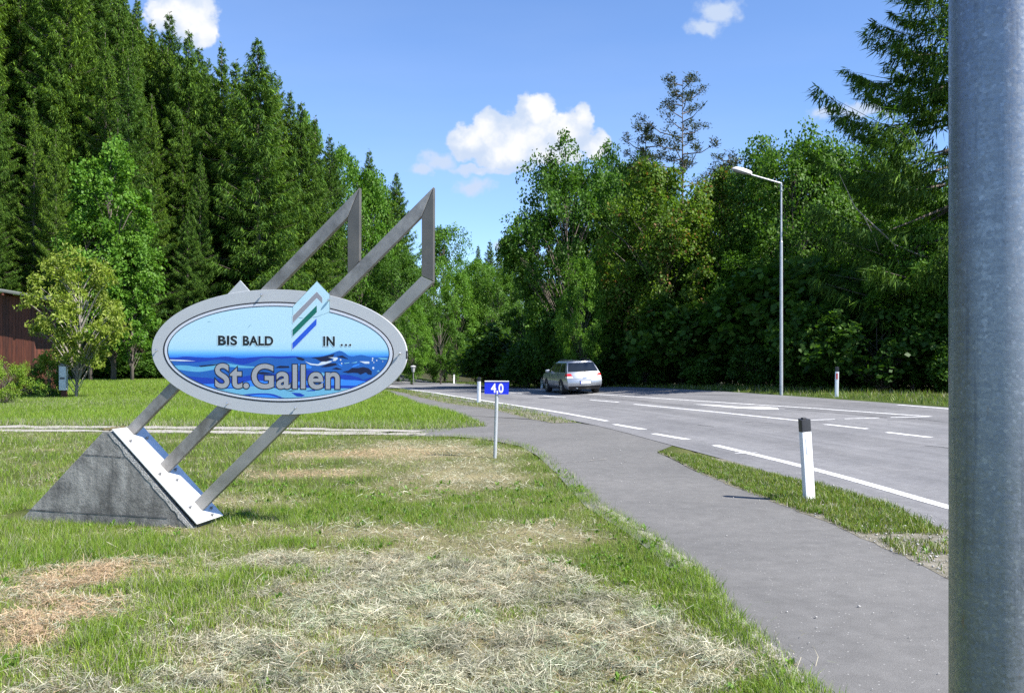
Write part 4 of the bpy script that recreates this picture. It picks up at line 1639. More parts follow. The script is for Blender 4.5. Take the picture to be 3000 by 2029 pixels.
def concrete():
    m, N, L = new_mat('weathered_concrete')
    out = N.new('ShaderNodeOutputMaterial')
    p = N.new('ShaderNodeBsdfPrincipled')
    p.inputs['Roughness'].default_value = 0.9
    p.inputs['Specular IOR Level'].default_value = 0.25
    tcn = N.new('ShaderNodeTexCoord')
    v = tcn.outputs['Object']
    mp = N.new('ShaderNodeMapping')
    mp.inputs['Scale'].default_value = (5, 5, 0.9)
    L.new(v, mp.inputs['Vector'])
    streak = ramp(N, L, tex(N, L, 'noise', mp.outputs[0], 1.6, 6, 0.6), [(0.30, (0.15, 0.147, 0.14)), (0.66, (0.31, 0.302, 0.285))])
    blot = ramp(N, L, tex(N, L, 'noise', v, 3.2, 6, 0.65), [(0.30, (0.34, 0.34, 0.34)), (0.66, (1.4, 1.38, 1.34))])
    fine = ramp(N, L, tex(N, L, 'noise', v, 70, 4, 0.7), [(0.3, (0.75,) * 3), (0.7, (1.2,) * 3)])
    c = mixc(N, L, 1.0, streak, blot, 'MULTIPLY')
    c = mixc(N, L, 1.0, c, fine, 'MULTIPLY')
    L.new(c, p.inputs['Base Color'])
    b = N.new('ShaderNodeBump')
    b.inputs['Strength'].default_value = 0.6
    b.inputs['Distance'].default_value = 0.012
    L.new(tex(N, L, 'noise', v, 26, 6, 0.7), b.inputs['Height'])
    L.new(b.outputs[0], p.inputs['Normal'])
    L.new(p.outputs[0], out.inputs[0])
    return m


M_CONC = concrete()
M_AGG = mat('exposed_aggregate', (0.22, 0.21, 0.19), (0.55, 0.53, 0.50), 55, 0.95, bump=1.0, bscale=60)
M_STEEL = mat('weathered_steel_tube', (0.245, 0.238, 0.222), (0.34, 0.332, 0.312), 3.5, 0.42, metal=0.5, rvar=0.08)
M_STAIN = mat('stained_steel_tube', (0.15, 0.138, 0.125), (0.34, 0.328, 0.31), 5, 0.45, metal=0.5, rvar=0.1)
M_PLATE = mat('galvanised_plate', (0.62, 0.62, 0.62), (0.78, 0.78, 0.78), 4, 0.38, metal=0.45, bump=0.08, bscale=30)
M_BOLT = mat('steel_bolt', (0.30, 0.30, 0.30), rough=0.4, metal=0.9)
M_SCREW = mat('domed_screw', (0.75, 0.75, 0.75), rough=0.18, metal=1.0)
M_FRAMEGREY = mat('grey_panel_paint', (0.46, 0.475, 0.49), (0.49, 0.505, 0.52), 5, 0.38)
M_PALE = mat('pale_panel_rim', (0.62, 0.65, 0.72), rough=0.35)
M_LINE = mat('dark_groove', (0.025, 0.025, 0.03), rough=0.6)


def flat(name, r, g_, b_, rough=0.32):
    return mat('print_' + name, (r, g_, b_), (r * 0.93, g_ * 0.93, b_ * 0.94), 7, rough)


def srgb(*c):
    return tuple(((v / 255 + 0.055) / 1.055) ** 2.4 if v > 10 else v / 3294 for v in c)


ws = empty('town_sign', O + U * (-1.2) + W * 0.25)
tag(ws, 'large oval town sign with blue waves on slanting steel tubes and a concrete foot', 'sign')
ws_inv = Matrix.Translation(ws.location).inverted()
bpy.context.view_layer.update()


def under(o, parent):
    """parent without moving (all our parents are unrotated, unscaled)"""
    o.parent = parent
    m = parent.matrix_world.copy()
    p = parent
    loc = Vector((0, 0, 0))
    while p is not None:
        loc += p.location
        p = p.parent
    o.location = o.location - loc
    return o


# concrete foot
cw = 0.46
apexL, apexR = onp(302, 1262, 0), onp(322, 1263, 0)
botR, botL = onp(566, 1549, 0), onp(66, 1515, 0)
sl = (botR - apexR) / (apexR.z - botR.z)
botR2 = botR + sl * (botR.z + 0.12)
sL = (botL - apexL) / (apexL.z - botL.z)
botL2 = botL + sL * (botL.z + 0.12)
mb = MB()
mb.prism([apexL, botL2, botR2, apexR], W * cw)
foot = under(mb.build('concrete_foot', M_CONC, None, bevel=0.012), ws)
# the rough lit arris and the casting seams
mb = MB()
nrm_s = Vector((sl.z, 0, 0))
tdir = (botR2 - apexR).normalized()
nout = tdir.cross(W).normalized()
if nout.z < 0:
    nout = -nout
k = 26
rs = random.Random(3)
prev = None
for i in range(k + 1):
    t = i / k
    p = apexR.lerp(botR2, t)
    a = p + nout * 0.006 - W * 0.004 - (tdir.cross(W) * 0 + (nout * (0.040 + rs.uniform(-0.012, 0.012))))
    b = p + nout * 0.010 - W * 0.004
    c = p + nout * 0.010 + W * (0.05 + rs.uniform(-0.01, 0.01))
    mb.v += [tuple(a), tuple(b), tuple(c)]
    if i:
        o = (i - 1) * 3
        mb.f += [(o, o + 1, o + 4, o + 3), (o + 1, o + 2, o + 5, o + 4)]
ar_ = under(mb.build('rough_arris', M_AGG, None), ws)
mb = MB()
M_SEAM_GAP = mat('dark_seam_and_gap', (0.05, 0.05, 0.05), (0.12, 0.12, 0.12), 12, 0.95)
for (q, w_h) in (([(530, 630), (600, 636), (700, 640), (790, 648), (880, 655)], 0.010), ([(85, 1070), (300, 1085), (600, 1103), (900, 1118), (1205, 1140)], 0.012)):
    mb = MB()
    pts = [onp(50 + a * 0.36575, 1100 + b * 0.36575, 0) for a, b in q]
    for i in range(len(pts) - 1):
        for s in range(6):
            a, b = pts[i].lerp(pts[i + 1], s / 6), pts[i].lerp(pts[i + 1], (s + 1) / 6)
            h1 = w_h * rs.uniform(0.5, 1.2)
            up = Vector((0, 0, h1 / 2))
            off = W * -0.003
            mb.add([a - up + off, b - up + off, b + up + off, a + up + off], [(0, 1, 2, 3)])
    under(mb.build('casting_seam', M_SEAM_GAP, None), ws)
M_MOSS = mat('dry_moss', (0.06, 0.05, 0.02), (0.12, 0.10, 0.04), 20, 0.95, bump=0.8)
mb = MB()
for i in range(22):
    c = apexL.lerp(apexR, rs.uniform(-0.15, 1.1)) + W * rs.uniform(0.02, 0.4)
    c.z = apexL.z + 0.004
    s_ = rs.uniform(0.018, 0.04)
    mb.tube([c, c + Vector((0, 0, s_ * 0.5)), c + Vector((0, 0, s_ * 0.8))], [s_, s_ * 0.8, s_ * 0.2], 7)
under(mb.build('moss', M_MOSS, None, smooth=True), ws)['kind'] = 'stuff'

# base plate, raised a little off the slope
pf0, pf1 = onp(*C_(135, 165), -0.01), onp(*C_(1290, 1450), -0.01)
pdirv = (pf1 - pf0).normalized()
pn_ = pdirv.cross(W).normalized()
if pn_.z < 0:
    pn_ = -pn_
PD = 0.52
mb = MB()
mb.prism([pf0, pf1, pf1 + W * PD, pf0 + W * PD], -pn_ * 0.014)
plate = under(mb.build('base_plate', M_PLATE, None, bevel=0.003), ws)
mb = MB()
mb.prism([pf0 - pn_ * 0.016 + W * 0.04, pf1 - pn_ * 0.016 + W * 0.04, pf1 - pn_ * 0.016 + W * (PD - 0.05), pf0 - pn_ * 0.016 + W * (PD - 0.05)], -pn_ * 0.03)
under(mb.build('plate_gap_shade', M_SEAM_GAP, None), ws)  # dark block under the plate, standing in for the shade of the open gap


def on_plate(px, py):
    d = Vector(((px - CX) / F, 1, -(py - CY) / F))
    c = Vector((0, 0, H))
    return c + d * ((pf0 - c).dot(pn_) / d.dot(pn_))


for (x, y) in ((372, 328), (600, 285), (770, 775), (985, 710), (1003, 855), (1180, 1225), (1478, 1328), (1470, 1230)):
    p = on_plate(*C_(x, y + 10))
    mb = MB()
    mb.tube([p, p + pn_ * 0.014], 0.017, 6)
    mb.tube([p + pn_ * 0.0145, p + pn_ * 0.030], 0.009, 8)
    b = under(mb.build('bolt', M_BOLT, None), ws)
    b.parent = plate
    b.location = (0, 0, 0)

# slanting tubes
WF, TH = 0.235, 0.06


def tube_part(name, quad, m):
    q = [onp(x, y, WF) for x, y in quad]
    mb = MB()
    mb.prism(q, W * TH)
    return under(mb.build(name, m, None, bevel=0.004), ws)


s1 = [C_(325, 150), C_(410, 255)]
s2 = [C_(765, 650), C_(870, 765)]
s3 = [C_(1235, 1160), C_(1330, 1285)]


def cut(quad, t):
    """lower and upper pieces of a slanting tube, parted by a fine butt joint at fraction t"""
    a, b, c, d = [Vector(q).to_3d() for q in quad]
    return quad


tube_part('slanting_tube', [s1[0], s1[1], (1018, 636), (1053.0, 549.5)], M_STAIN)['label'] = 'slanting tube ending in the left peak'
tube_part('slanting_tube', [s2[0], s2[1], (1235, 633.6), (1269.6, 547.4)], M_STAIN)['label'] = 'slanting tube ending in the right peak'
tube_part('slanting_tube', [s3[0], s3[1], (1268.7, 825.2), (1234.2, 809)], M_STEEL)['label'] = 'slanting tube that meets the right upright'
M_DARKST = mat('dark_steel_tube', (0.10, 0.095, 0.085), (0.15, 0.142, 0.128), 3.5, 0.45, metal=0.4, rvar=0.08)
tube_part('upright_tube', [(1018.4, 637.5), (1018.4, 804), (1052.3, 765), (1053.2, 551.5)], M_DARKST)['label'] = 'left upright tube'
tube_part('upright_tube', [(1235.4, 635), (1235.2, 808), (1269.3, 823.5), (1270, 549.5)], M_DARKST)['label'] = 'right upright tube'

# oval panel
WP = 0.200
PT = 0.028
pc = onp(*A_(1526, 829), WP)
pR = onp(*A_(1526 + 1469, 829 + 0.02 * 1469), WP)
pU = onp(*A_(1526 + 0.02 * 719, 829 - 719), WP)
eu, ev_ = (pR - pc), (pU - pc)
PXU = (onp(*A_(2526, 829), WP) - onp(*A_(526, 829), WP)).length / 2000      # metres per enlarged pixel


def oval(cx, cy, a, b, w, n=96, tilt=0.02):
    out = []
    for i in range(n):
        t = 2 * math.pi * i / n
        x, y = a * math.cos(t), b * math.sin(t)
        out.append(onp(*A_(cx + x - y * tilt, cy + y + x * tilt), w))
    return out


mb = MB()
mb.prism(oval(1526, 829, 1469, 719, WP), W * PT)
panel = under(mb.build('oval_panel', M_FRAMEGREY, None), ws)
auto_smooth(panel, 40)
b_ = panel.modifiers.new('bevel', 'BEVEL')
b_.width = 0.003
b_.segments = 1
b_.limit_method = 'ANGLE'
b_.angle_limit = R(60)


def on_panel(name, mb, m):
    o = under(mb.build(name, m, None), ws)
    o.parent = panel
    o.location = (0, 0, 0)
    return o


def pp(x, y, lift=0.0):
    return onp(*A_(x, y), WP - lift)


def ring(outer, inner):
    n = len(outer)
    return outer + inner, [(i, (i + 1) % n, n + (i + 1) % n, n + i) for i in range(n)]


# rear peak and the pale peaked flag with the stripes
mb = MB()
mb.prism([pp(915, 178, -0.006), pp(1075, 5, -0.006), pp(1188, 132, -0.006), pp(1100, 300, -0.006)], W * 0.012)
on_panel('grey_peak', mb, M_FRAMEGREY)
mb = MB()
v, f = ring(oval(1516, 828, 1329, 578, WP - 0.0012), oval(1516, 828, 1312, 561, WP - 0.0012))
mb.add(v, f)
on_panel('groove_line', mb, M_LINE)
mb = MB()
mb.prism(oval(1516, 828, 1312, 561, WP - 0.004), W * 0.003)
face = on_panel('inner_face', mb, M_PALE)
mb = MB()
v, f = ring(oval(1516, 829, 1280, 533, WP - 0.0055), oval(1516, 829, 1270, 523, WP - 0.0055))
mb.add(v, f)
on_panel('rim_line', mb, flat('navy_line', *srgb(30, 50, 80)))

# printed picture: columns clipped to the oval
EC, EA, EB = (1516, 829), 1274, 527
tl = 0.02


def span(x):
    u = (x - EC[0]) / EA
    if abs(u) >= 1:
        return EC[1], EC[1]
    h = EB * math.sqrt(1 - u * u)
    c = EC[1] + (x - EC[0]) * tl
    return c - h, c + h


def band(name, top, m, lift, bottom=None, x0=None, x1=None, nx=150):
    x0 = EC[0] - EA if x0 is None else x0
    x1 = EC[0] + EA if x1 is None else x1
    mb = MB()
    vs, fs = [], []
    for i in range(nx + 1):
        # finer columns towards the ends of the oval
        x = x0 + (x1 - x0) * (0.5 - 0.5 * math.cos(math.pi * i / nx))
        lo, hi = span(x)
        t = float(np.interp(x, [p[0] for p in top], [p[1] for p in top])) if top else lo
        b = float(np.interp(x, [p[0] for p in bottom], [p[1] for p in bottom])) if bottom else hi
        t, b = min(max(t, lo), hi), min(max(b, lo), hi)
        b = max(b, t)
        vs += [pp(x, t, lift), pp(x, b, lift)]
        if i:
            o = 2 * (i - 1)
            fs.append((o, o + 1, o + 3, o + 2))
    mb.add(vs, fs)
    return on_panel(name, mb, m)


def crv(pts, k=6):
    """smooth curve through points"""
    P = np.array(pts, float)
    x = P[:, 0]
    xs = np.linspace(x[0], x[-1], (len(P) - 1) * k + 1)
    m_ = np.gradient(P[:, 1], x)
    out = []
    for xx in xs:
        i = min(max(np.searchsorted(x, xx) - 1, 0), len(x) - 2)
        h = x[i + 1] - x[i]
        t = (xx - x[i]) / h
        h00, h10, h01, h11 = 2 * t**3 - 3 * t**2 + 1, t**3 - 2 * t**2 + t, -2 * t**3 + 3 * t**2, t**3 - t**2
        out.append((xx, h00 * P[i, 1] + h10 * h * m_[i] + h01 * P[i + 1, 1] + h11 * h * m_[i + 1]))
    return out


def print_mat():
    m, N, L = new_mat('print_sky')
    out = N.new('ShaderNodeOutputMaterial')
    p = N.new('ShaderNodeBsdfPrincipled')
    p.inputs['Roughness'].default_value = 0.32
    a = N.new('ShaderNodeAttribute')
    a.attribute_name = 'col'
    L.new(a.outputs['Color'], p.inputs['Base Color'])
    L.new(p.outputs[0], out.inputs[0])
    return m


# printed sky: pale blue fading to a strong blue at the water line (a printed gradient)
SKYC = [(300, srgb(186, 222, 236)), (700, srgb(184, 221, 235)), (790, srgb(172, 216, 238)), (840, srgb(105, 185, 245)), (885, srgb(45, 130, 240)), (1400, srgb(45, 130, 240))]
V_, Q_, C_l = [], [], []
nx, ny_ = 120, 40
for i in range(nx + 1):
    x = EC[0] - EA * math.cos(math.pi * i / nx)
    lo, hi = span(x)
    hi = min(hi, max(lo, 930))
    for j in range(ny_ + 1):
        y = lo + (hi - lo) * j / ny_
        V_.append(pp(x, y, 0.0048))
        C_l.append([np.interp(y, [s[0] for s in SKYC], [s[1][k] for s in SKYC]) for k in range(3)])
ii = np.arange((nx + 1) * (ny_ + 1)).reshape(nx + 1, ny_ + 1)
Q_ = np.stack([ii[:-1, :-1], ii[:-1, 1:], ii[1:, 1:], ii[1:, :-1]], -1).reshape(-1, 4)
po = link('printed_sky', np_mesh('printed_sky', np.array([tuple(v) for v in V_]), quads=Q_, col=np.array(C_l)), print_mat())
under(po, ws)
po.parent = panel
po.location = (0, 0, 0)
DEEP, MEDB, LITB, BRI, CYA, NAV = (flat('deep_blue', *srgb(14, 62, 178)), flat('mid_blue', *srgb(28, 98, 182)), flat('light_blue', *srgb(100, 178, 215)),
                                   flat('bright_blue', *srgb(55, 140, 245)), flat('pale_cyan', *srgb(112, 182, 215)), flat('navy', *srgb(6, 18, 62)))
PWHITE = flat('white', *srgb(215, 228, 240))
b1 = crv([(200, 888), (330, 892), (430, 880), (600, 889), (760, 893), (900, 880), (1060, 897), (1240, 886), (1400, 876), (1532, 880), (1700, 874), (1850, 886), (1950, 882), (2080, 860), (2165, 830), (2225, 814), (2265, 828), (2320, 868), (2480, 862), (2560, 880), (2660, 886), (2800, 878)])
LI = 0.0001
L0 = 0.0050
band('printed_wave', b1, DEEP, L0)
band('printed_wave', crv([(200, 925), (330, 938), (560, 948), (700, 932), (820, 915), (960, 940), (1100, 972), (1230, 940), (1330, 896), (1532, 905), (1700, 892), (1800, 880)]), MEDB, L0 + LI, x1=1750)
band('printed_wave', b1, MEDB, L0 + LI, x0=1750, x1=2790)
band('printed_wave', crv([(260, 985), (450, 982), (600, 1000), (780, 965), (900, 958), (1100, 985), (1300, 1000)]), LITB, L0 + 2 * LI, bottom=crv([(260, 1010), (400, 1035), (600, 1056), (780, 1028), (900, 1000), (1100, 1012), (1300, 1008)]), x1=1300)
band('printed_wave', crv([(300, 1035), (480, 1100), (600, 1110), (800, 1135), (1000, 1130), (1200, 1095), (1400, 1085), (1700, 1050), (1900, 1040), (2050, 1100), (2300, 1090), (2500, 1128), (2700, 1100)]), DEEP, L0 + 3 * LI)
band('printed_wave', crv([(330, 1075), (520, 1070), (760, 1058), (1000, 1062)]), MEDB, L0 + 4 * LI, bottom=crv([(330, 1080), (520, 1110), (760, 1120), (1000, 1070)]), x1=1000)
band('printed_wave', crv([(560, 1190), (700, 1196), (900, 1180), (1050, 1190), (1200, 1156), (1400, 1165), (1600, 1180), (1900, 1152), (2250, 1140), (2350, 1145), (2550, 1168), (2700, 1160)]), BRI, L0 + 5 * LI)
band('printed_wave', crv([(800, 1242), (1000, 1236), (1250, 1218), (1532, 1225), (1800, 1205), (2100, 1212), (2500, 1215)]), DEEP, L0 + 6 * LI)
band('printed_wave', crv([(800, 1250), (1000, 1246), (1250, 1220), (1400, 1232), (1532, 1250), (1800, 1240), (2050, 1248), (2300, 1246), (2400, 1250)]), CYA, L0 + 7 * LI)
band('printed_wave', crv([(1060, 1326), (1180, 1310), (1320, 1303), (1460, 1314), (1570, 1356)]), DEEP, L0 + 8 * LI, x0=1060, x1=1570, nx=40)
band('printed_wave', crv([(1150, 1332), (1280, 1320), (1400, 1322), (1530, 1356)]), BRI, L0 + 9 * LI, x0=1150, x1=1540, nx=40)


def bp(pts):   # right-hand enlarged view to the panel coordinates
    return [(x + 1532.7, y) for x, y in pts]


def spot(name, pts, m, lift):
    mb = MB()
    mb.poly([pp(x, y, lift) for x, y in pts])
    return on_panel(name, mb, m)


LS = L0 + 10 * LI
spot('printed_swirl', [(265, 914), (420, 919), (565, 932), (420, 934), (275, 929)], PWHITE, LS)
spot('printed_swirl', [(600, 985), (760, 970), (900, 952), (760, 985), (620, 1000)], NAV, LS)
spot('printed_swirl', bp([(185, 888), (240, 890), (290, 912), (265, 928), (215, 915)]), NAV, LS)
spot('printed_swirl', bp([(360, 893), (470, 885), (630, 850), (600, 905), (540, 940), (470, 935), (420, 905)]), NAV, LS)
spot('printed_swirl', bp([(555, 888), (660, 890), (668, 905), (640, 930), (605, 930), (620, 905)]), PWHITE, LS + LI)
spot('printed_swirl', bp([(285, 935), (360, 960), (440, 968), (480, 940), (600, 930), (590, 945), (520, 970), (440, 985), (350, 975)]), PWHITE, LS)
spot('printed_swirl', bp([(650, 878), (720, 868), (790, 908), (740, 900), (690, 890)]), NAV, LS)
spot('printed_swirl', bp([(470, 1000), (560, 960), (640, 955), (660, 975), (600, 990), (540, 1000)]), NAV, LS)
spot('printed_swirl', bp([(600, 1020), (650, 1005), (720, 1028), (660, 1030)]), NAV, LS)
spot('printed_swirl', bp([(720, 1055), (790, 1040), (830, 1010), (900, 1012), (960, 1000), (1020, 1015), (1060, 1050), (1055, 1090), (1020, 1085), (990, 1060), (930, 1088), (900, 1070), (840, 1065), (790, 1070)]), NAV, LS)
spot('printed_swirl', bp([(915, 935), (1030, 938), (1030, 962), (980, 962)]), PWHITE, LS)
spot('printed_swirl', bp([(815, 955), (895, 935), (880, 955)]), CYA, LS)
spot('printed_swirl', bp([(738, 955), (800, 945), (800, 955), (745, 965)]), CYA, LS)
spot('printed_swirl', bp([(820, 1010), (850, 980), (915, 962), (915, 980)]), BRI, LS)
spot('printed_swirl', bp([(1125, 892), (1240, 898), (1235, 915), (1170, 915)]), CYA, LS)
spot('printed_swirl', bp([(1110, 1055), (1135, 1035), (1150, 1055)]), CYA, LS)
for (x, y, r_) in ((1068, 902, 9), (1065, 925, 8), (1082, 948, 6), (1115, 925, 7), (1075, 1012, 12), (700, 918, 9), (712, 960, 8), (1185, 937, 5)):
    spot('printed_drop', bp([(x + r_ * math.cos(a), y + r_ * 1.2 * math.sin(a)) for a in np.linspace(0, 6.28, 9)[:-1]]), PWHITE, LS + LI)
spot('printed_swirl', bp([(200, 965), (300, 960), (370, 1000), (350, 1020), (250, 1015)]), BRI, LS)
spot('printed_swirl', bp([(680, 1120), (800, 1110), (920, 1140), (860, 1150), (740, 1145)]), DEEP, LS)
spot('printed_swirl', bp([(920, 1125), (960, 1130), (1010, 1100), (1080, 1095), (1020, 1130), (950, 1150)]), MEDB, LS)
spot('printed_swirl', bp([(660, 950), (710, 975), (722, 1000), (690, 985)]), BRI, LS)
spot('printed_swirl', bp([(130, 1295), (230, 1300), (290, 1328), (250, 1342), (195, 1338)]), DEEP, LS)
spot('printed_swirl', bp([(290, 1278), (360, 1262), (412, 1262), (405, 1276)]), DEEP, LS)
spot('printed_swirl', bp([(70, 1280), (130, 1272), (180, 1275), (130, 1281)]), NAV, LS)
spot('printed_swirl', bp([(-60, 1010), (0, 985), (105, 990), (110, 1008), (20, 1012)]), NAV, LS)
spot('printed_swirl', bp([(-340, 1070), (-200, 1055), (-60, 1075), (-200, 1085)]), NAV, LS)
spot('printed_swirl', bp([(480, 1060), (515, 1075), (510, 1100), (485, 1115)]), CYA, LS)
spot('printed_swirl', bp([(0, 1335), (20, 1350), (60, 1356), (0, 1356)]), DEEP, LS)
for (x0_, y0_, x1_, y1_) in ((1165, 540, 1205, 505), (1195, 500, 1225, 540), (700, 480, 735, 470)):
    spot('printed_scratch', [(x0_, y0_), (x1_, y1_), (x1_ + 2, y1_ + 3), (x0_ + 2, y0_ + 3)], flat('scratch', *srgb(140, 180, 205)), L0 + 11 * LI)

# the peaked flag
FLAG = flat('flag_blue', *srgb(188, 224, 236))
LF = 0.0064
fl_o = bp([(150, 303), (425, 13), (573, 165), (573, 366), (430, 420), (290, 440), (150, 420)])
mb = MB()
mb.prism([pp(x, y, LF) for x, y in fl_o], W * 0.0035)
flag = on_panel('peaked_flag', mb, FLAG)
mb = MB()
ed = bp([(148, 303), (185, 263), (425, 13), (575, 165), (575, 367)])
for a, b in zip(ed[:-1], ed[1:]):
    dx_, dy_ = b[0] - a[0], b[1] - a[1]
    l_ = math.hypot(dx_, dy_)
    nxx, nyy = dy_ / l_ * 3, -dx_ / l_ * 3
    mb.add([pp(a[0], a[1], LF + 0.0001), pp(b[0], b[1], LF + 0.0001), pp(b[0] - nxx, b[1] - nyy, LF + 0.0001), pp(a[0] - nxx, a[1] - nyy, LF + 0.0001)], [(0, 1, 2, 3)])
on_panel('flag_outline', mb, M_LINE)
HALO = flat('halo', *srgb(205, 232, 244))
for nm, pts, c in (('grey', [(148, 415), (425, 135), (488, 205), (488, 272), (425, 206), (148, 495)], srgb(148, 148, 156)),
                   ('green', [(145, 572), (425, 290), (425, 370), (145, 650)], srgb(0, 108, 92)),
                   ('blue', [(143, 724), (422, 442), (422, 516), (143, 801)], srgb(32, 88, 210))):
    q = np.array(bp(pts), float)
    c0 = q.mean(0)
    out_ = []
    n = len(q)
    for i in range(n):        # halo: outline moved outwards
        a, b, d = q[i - 1], q[i], q[(i + 1) % n]
        e1, e2 = (b - a) / np.linalg.norm(b - a), (d - b) / np.linalg.norm(d - b)
        n1, n2 = np.array([e1[1], -e1[0]]), np.array([e2[1], -e2[0]])
        bis = (n1 + n2)
        bis /= max(0.35, np.linalg.norm(bis) ** 2 / 2)
        out_.append(b + bis * 6)
    spot('stripe_halo', out_, HALO, LF + 0.0001)
    st_ = spot('stripe', bp(pts), flat(nm + '_stripe', *c), LF + 0.0002)
    st_['label'] = nm + ' stripe of the town emblem'

# lettering
eu1, ev1 = eu.normalized(), ev_.normalized()
PMAT = Matrix((eu1.to_4d(), ev1.to_4d(), (-W).to_4d(), Vector((0, 0, 0, 1)))).transposed()
for i in range(3):
    PMAT[3][i] = 0


def text_mesh(body, offset=0.0, space=1.0, extrude=0.0003):
    cu = bpy.data.curves.new('text', 'FONT')
    cu.body = body
    cu.size = 1
    cu.offset = offset
    cu.space_character = space
    cu.extrude = 0
    cu.resolution_u = 6
    ob = bpy.data.objects.new('text', cu)
    COL.objects.link(ob)
    bpy.context.view_layer.update()
    me = bpy.data.meshes.new_from_object(ob.evaluated_get(bpy.context.evaluated_depsgraph_get()))
    bpy.data.objects.remove(ob)
    bpy.data.curves.remove(cu)
    return me


def fit_text(name, body, x0, x1, ytop, ybase, m, lift, offset=0.0, space=1.0, ref=None, parent=panel, root=ws, mapf=None, slope=0.012):
    """text stretched so that its outline without the offset fills x0..x1, cap height ytop..ybase"""
    r0 = text_mesh(body, 0.0 if ref is None else ref, space)
    co = np.array([v.co[:] for v in r0.vertices])
    lo = co.min(0)
    hi = co.max(0)
    capm = text_mesh('B', 0.0 if ref is None else ref)
    cap = max(v.co.y for v in capm.vertices)
    me = text_mesh(body, offset, space)
    me.polygons.foreach_set('use_smooth', np.zeros(len(me.polygons), bool))
    if 'custom_normal' in me.attributes:
        me.attributes.remove(me.attributes['custom_normal'])
    sx, sy = (x1 - x0) / (hi[0] - lo[0]), (ybase - ytop) / cap
    for v in me.vertices:
        x = x0 + (v.co.x - lo[0]) * sx
        y = ybase - v.co.y * sy + (x - x0) * slope
        v.co = mapf(x, y, lift) if mapf else pp(x, y, lift)
    o = link(name, me, m)
    under(o, root)
    if parent is not root:
        o.parent = parent
        o.location = (0, 0, 0)
    return o


BLK = flat('black', *srgb(12, 18, 22))
LTXT = LF + 0.0002
for wd, x0_, x1_, y0_, y1_ in (('BIS', 821, 1040, 640, 743), ('BALD', 1107, 1455, 643, 746), ('IN', 2032, 2164, 648, 755)):
    fit_text('lettering', wd, x0_, x1_, y0_, y1_, HALO, LTXT, 0.085, 1.06, ref=0.03)
    fit_text('lettering', wd, x0_, x1_, y0_, y1_, BLK, LTXT + LI, 0.040, 1.06, ref=0.03)['label'] = 'black letters ' + wd
for x in (712, 761, 809):
    for r_, m_, l_ in ((20, HALO, LTXT), (13.5, BLK, LTXT + LI)):
        spot('lettering', bp([(x + r_ * math.cos(a), 748 + r_ * math.sin(a)) for a in np.linspace(0, 2 * math.pi, 15)[:-1]]), m_, l_)
TGREY = flat('letter_grey', *srgb(162, 164, 168))
fit_text('lettering', 'St.Gallen', 786, 2222, 962, 1232, flat('letter_outline', *srgb(14, 26, 52)), LTXT, 0.052, 1.06, ref=0.026, slope=0.010)
fit_text('lettering', 'St.Gallen', 786, 2222, 962, 1232, TGREY, LTXT + LI, 0.022, 1.06, ref=0.024, slope=0.010)['label'] = 'grey letters St.Gallen'

# domed fixing screws standing proud of the panel
for (x, y) in ((1328, 172), (120, 808), (935, 1418), (1717, 1470), (2920, 843), (2102, 230)):
    c = pp(x, y, 0)
    n_ = -W
    mb = MB()
    mb.tube([c, c + n_ * 0.008], 0.005, 8)
    rr = 0.0125
    mb.tube([c + n_ * (0.008 + rr * (1 - math.cos(t))) for t in np.linspace(0, math.pi, 7)], [max(0.0004, rr * math.sin(t)) for t in np.linspace(0, math.pi, 7)], 12)
    on_panel('screw', mb, M_SCREW)
    for q in panel.children:
        pass
mb = MB()
e = A_(1532.7 + 1463, 865)
q0 = onp(*A_(2992, 815), WP)
mb.prism([onp(*A_(2986, 815), WP - 0.001), onp(*A_(2996, 815), WP - 0.001), onp(*A_(2994, 905), WP - 0.001), onp(*A_(2984, 905), WP - 0.001)], W * 0.02)
on_panel('edge_notch', mb, M_LINE)
print('sign done')

# ------------------------------------------------------------------ kilometre sign
Yk = float(hit([(1450, 1341)])[0][1])
xk = (1450 - CX) * Yk / F
ks = empty('kilometre_sign', (xk, Yk, z1(xk, Yk)))
tag(ks, 'small blue kilometre sign reading 4,0 on a thin grey post', 'sign')


def kp(px, py, w=0.0):
    return Vector(((px - CX) * Yk / F - xk, w, H - (py - CY) * Yk / F - ks.location.z))


mb = MB()
mb.tube([kp(1450, 1341) + Vector((0, 0, -0.2)), kp(1450, 1341), kp(1455.6, 1152)], 0.0325, 14)
auto_smooth(mb.build('post', mat('galvanised_post', (0.44, 0.46, 0.47), (0.54, 0.56, 0.57), 9, 0.45, metal=0.5), ks))
mb = MB()
mb.prism([kp(1420.5, 1117, -0.045), kp(1419.6, 1153, -0.045), kp(1490, 1154.5, -0.045), kp(1491.3, 1117, -0.045)], (0, 0.01, 0))
kpl = mb.build('plate', mat('blue_enamel', srgb(18, 40, 190), srgb(22, 46, 200), 5, 0.3), ks)
mb = MB()
mb.prism([kp(1420.3, 1114.6, -0.055), kp(1420.4, 1117, -0.055), kp(1491.4, 1117, -0.055), kp(1491.5, 1115.2, -0.055)], (0, 0.07, 0))
mb.build('top_fold', mat('white_enamel', (0.8, 0.8, 0.8), rough=0.3), ks)


def kmap(x, y, l):
    return kp(x, y, -0.046 - l)


o = fit_text('lettering', '4,0', 1438.6, 1475, 1122.5, 1148.2, mat('white_letters', (0.8, 0.8, 0.82), rough=0.35), 0.0012, 0.022, 1.0, ref=0.018, parent=ks, root=ks, mapf=kmap, slope=0.03)
o.location = (0, 0, 0)

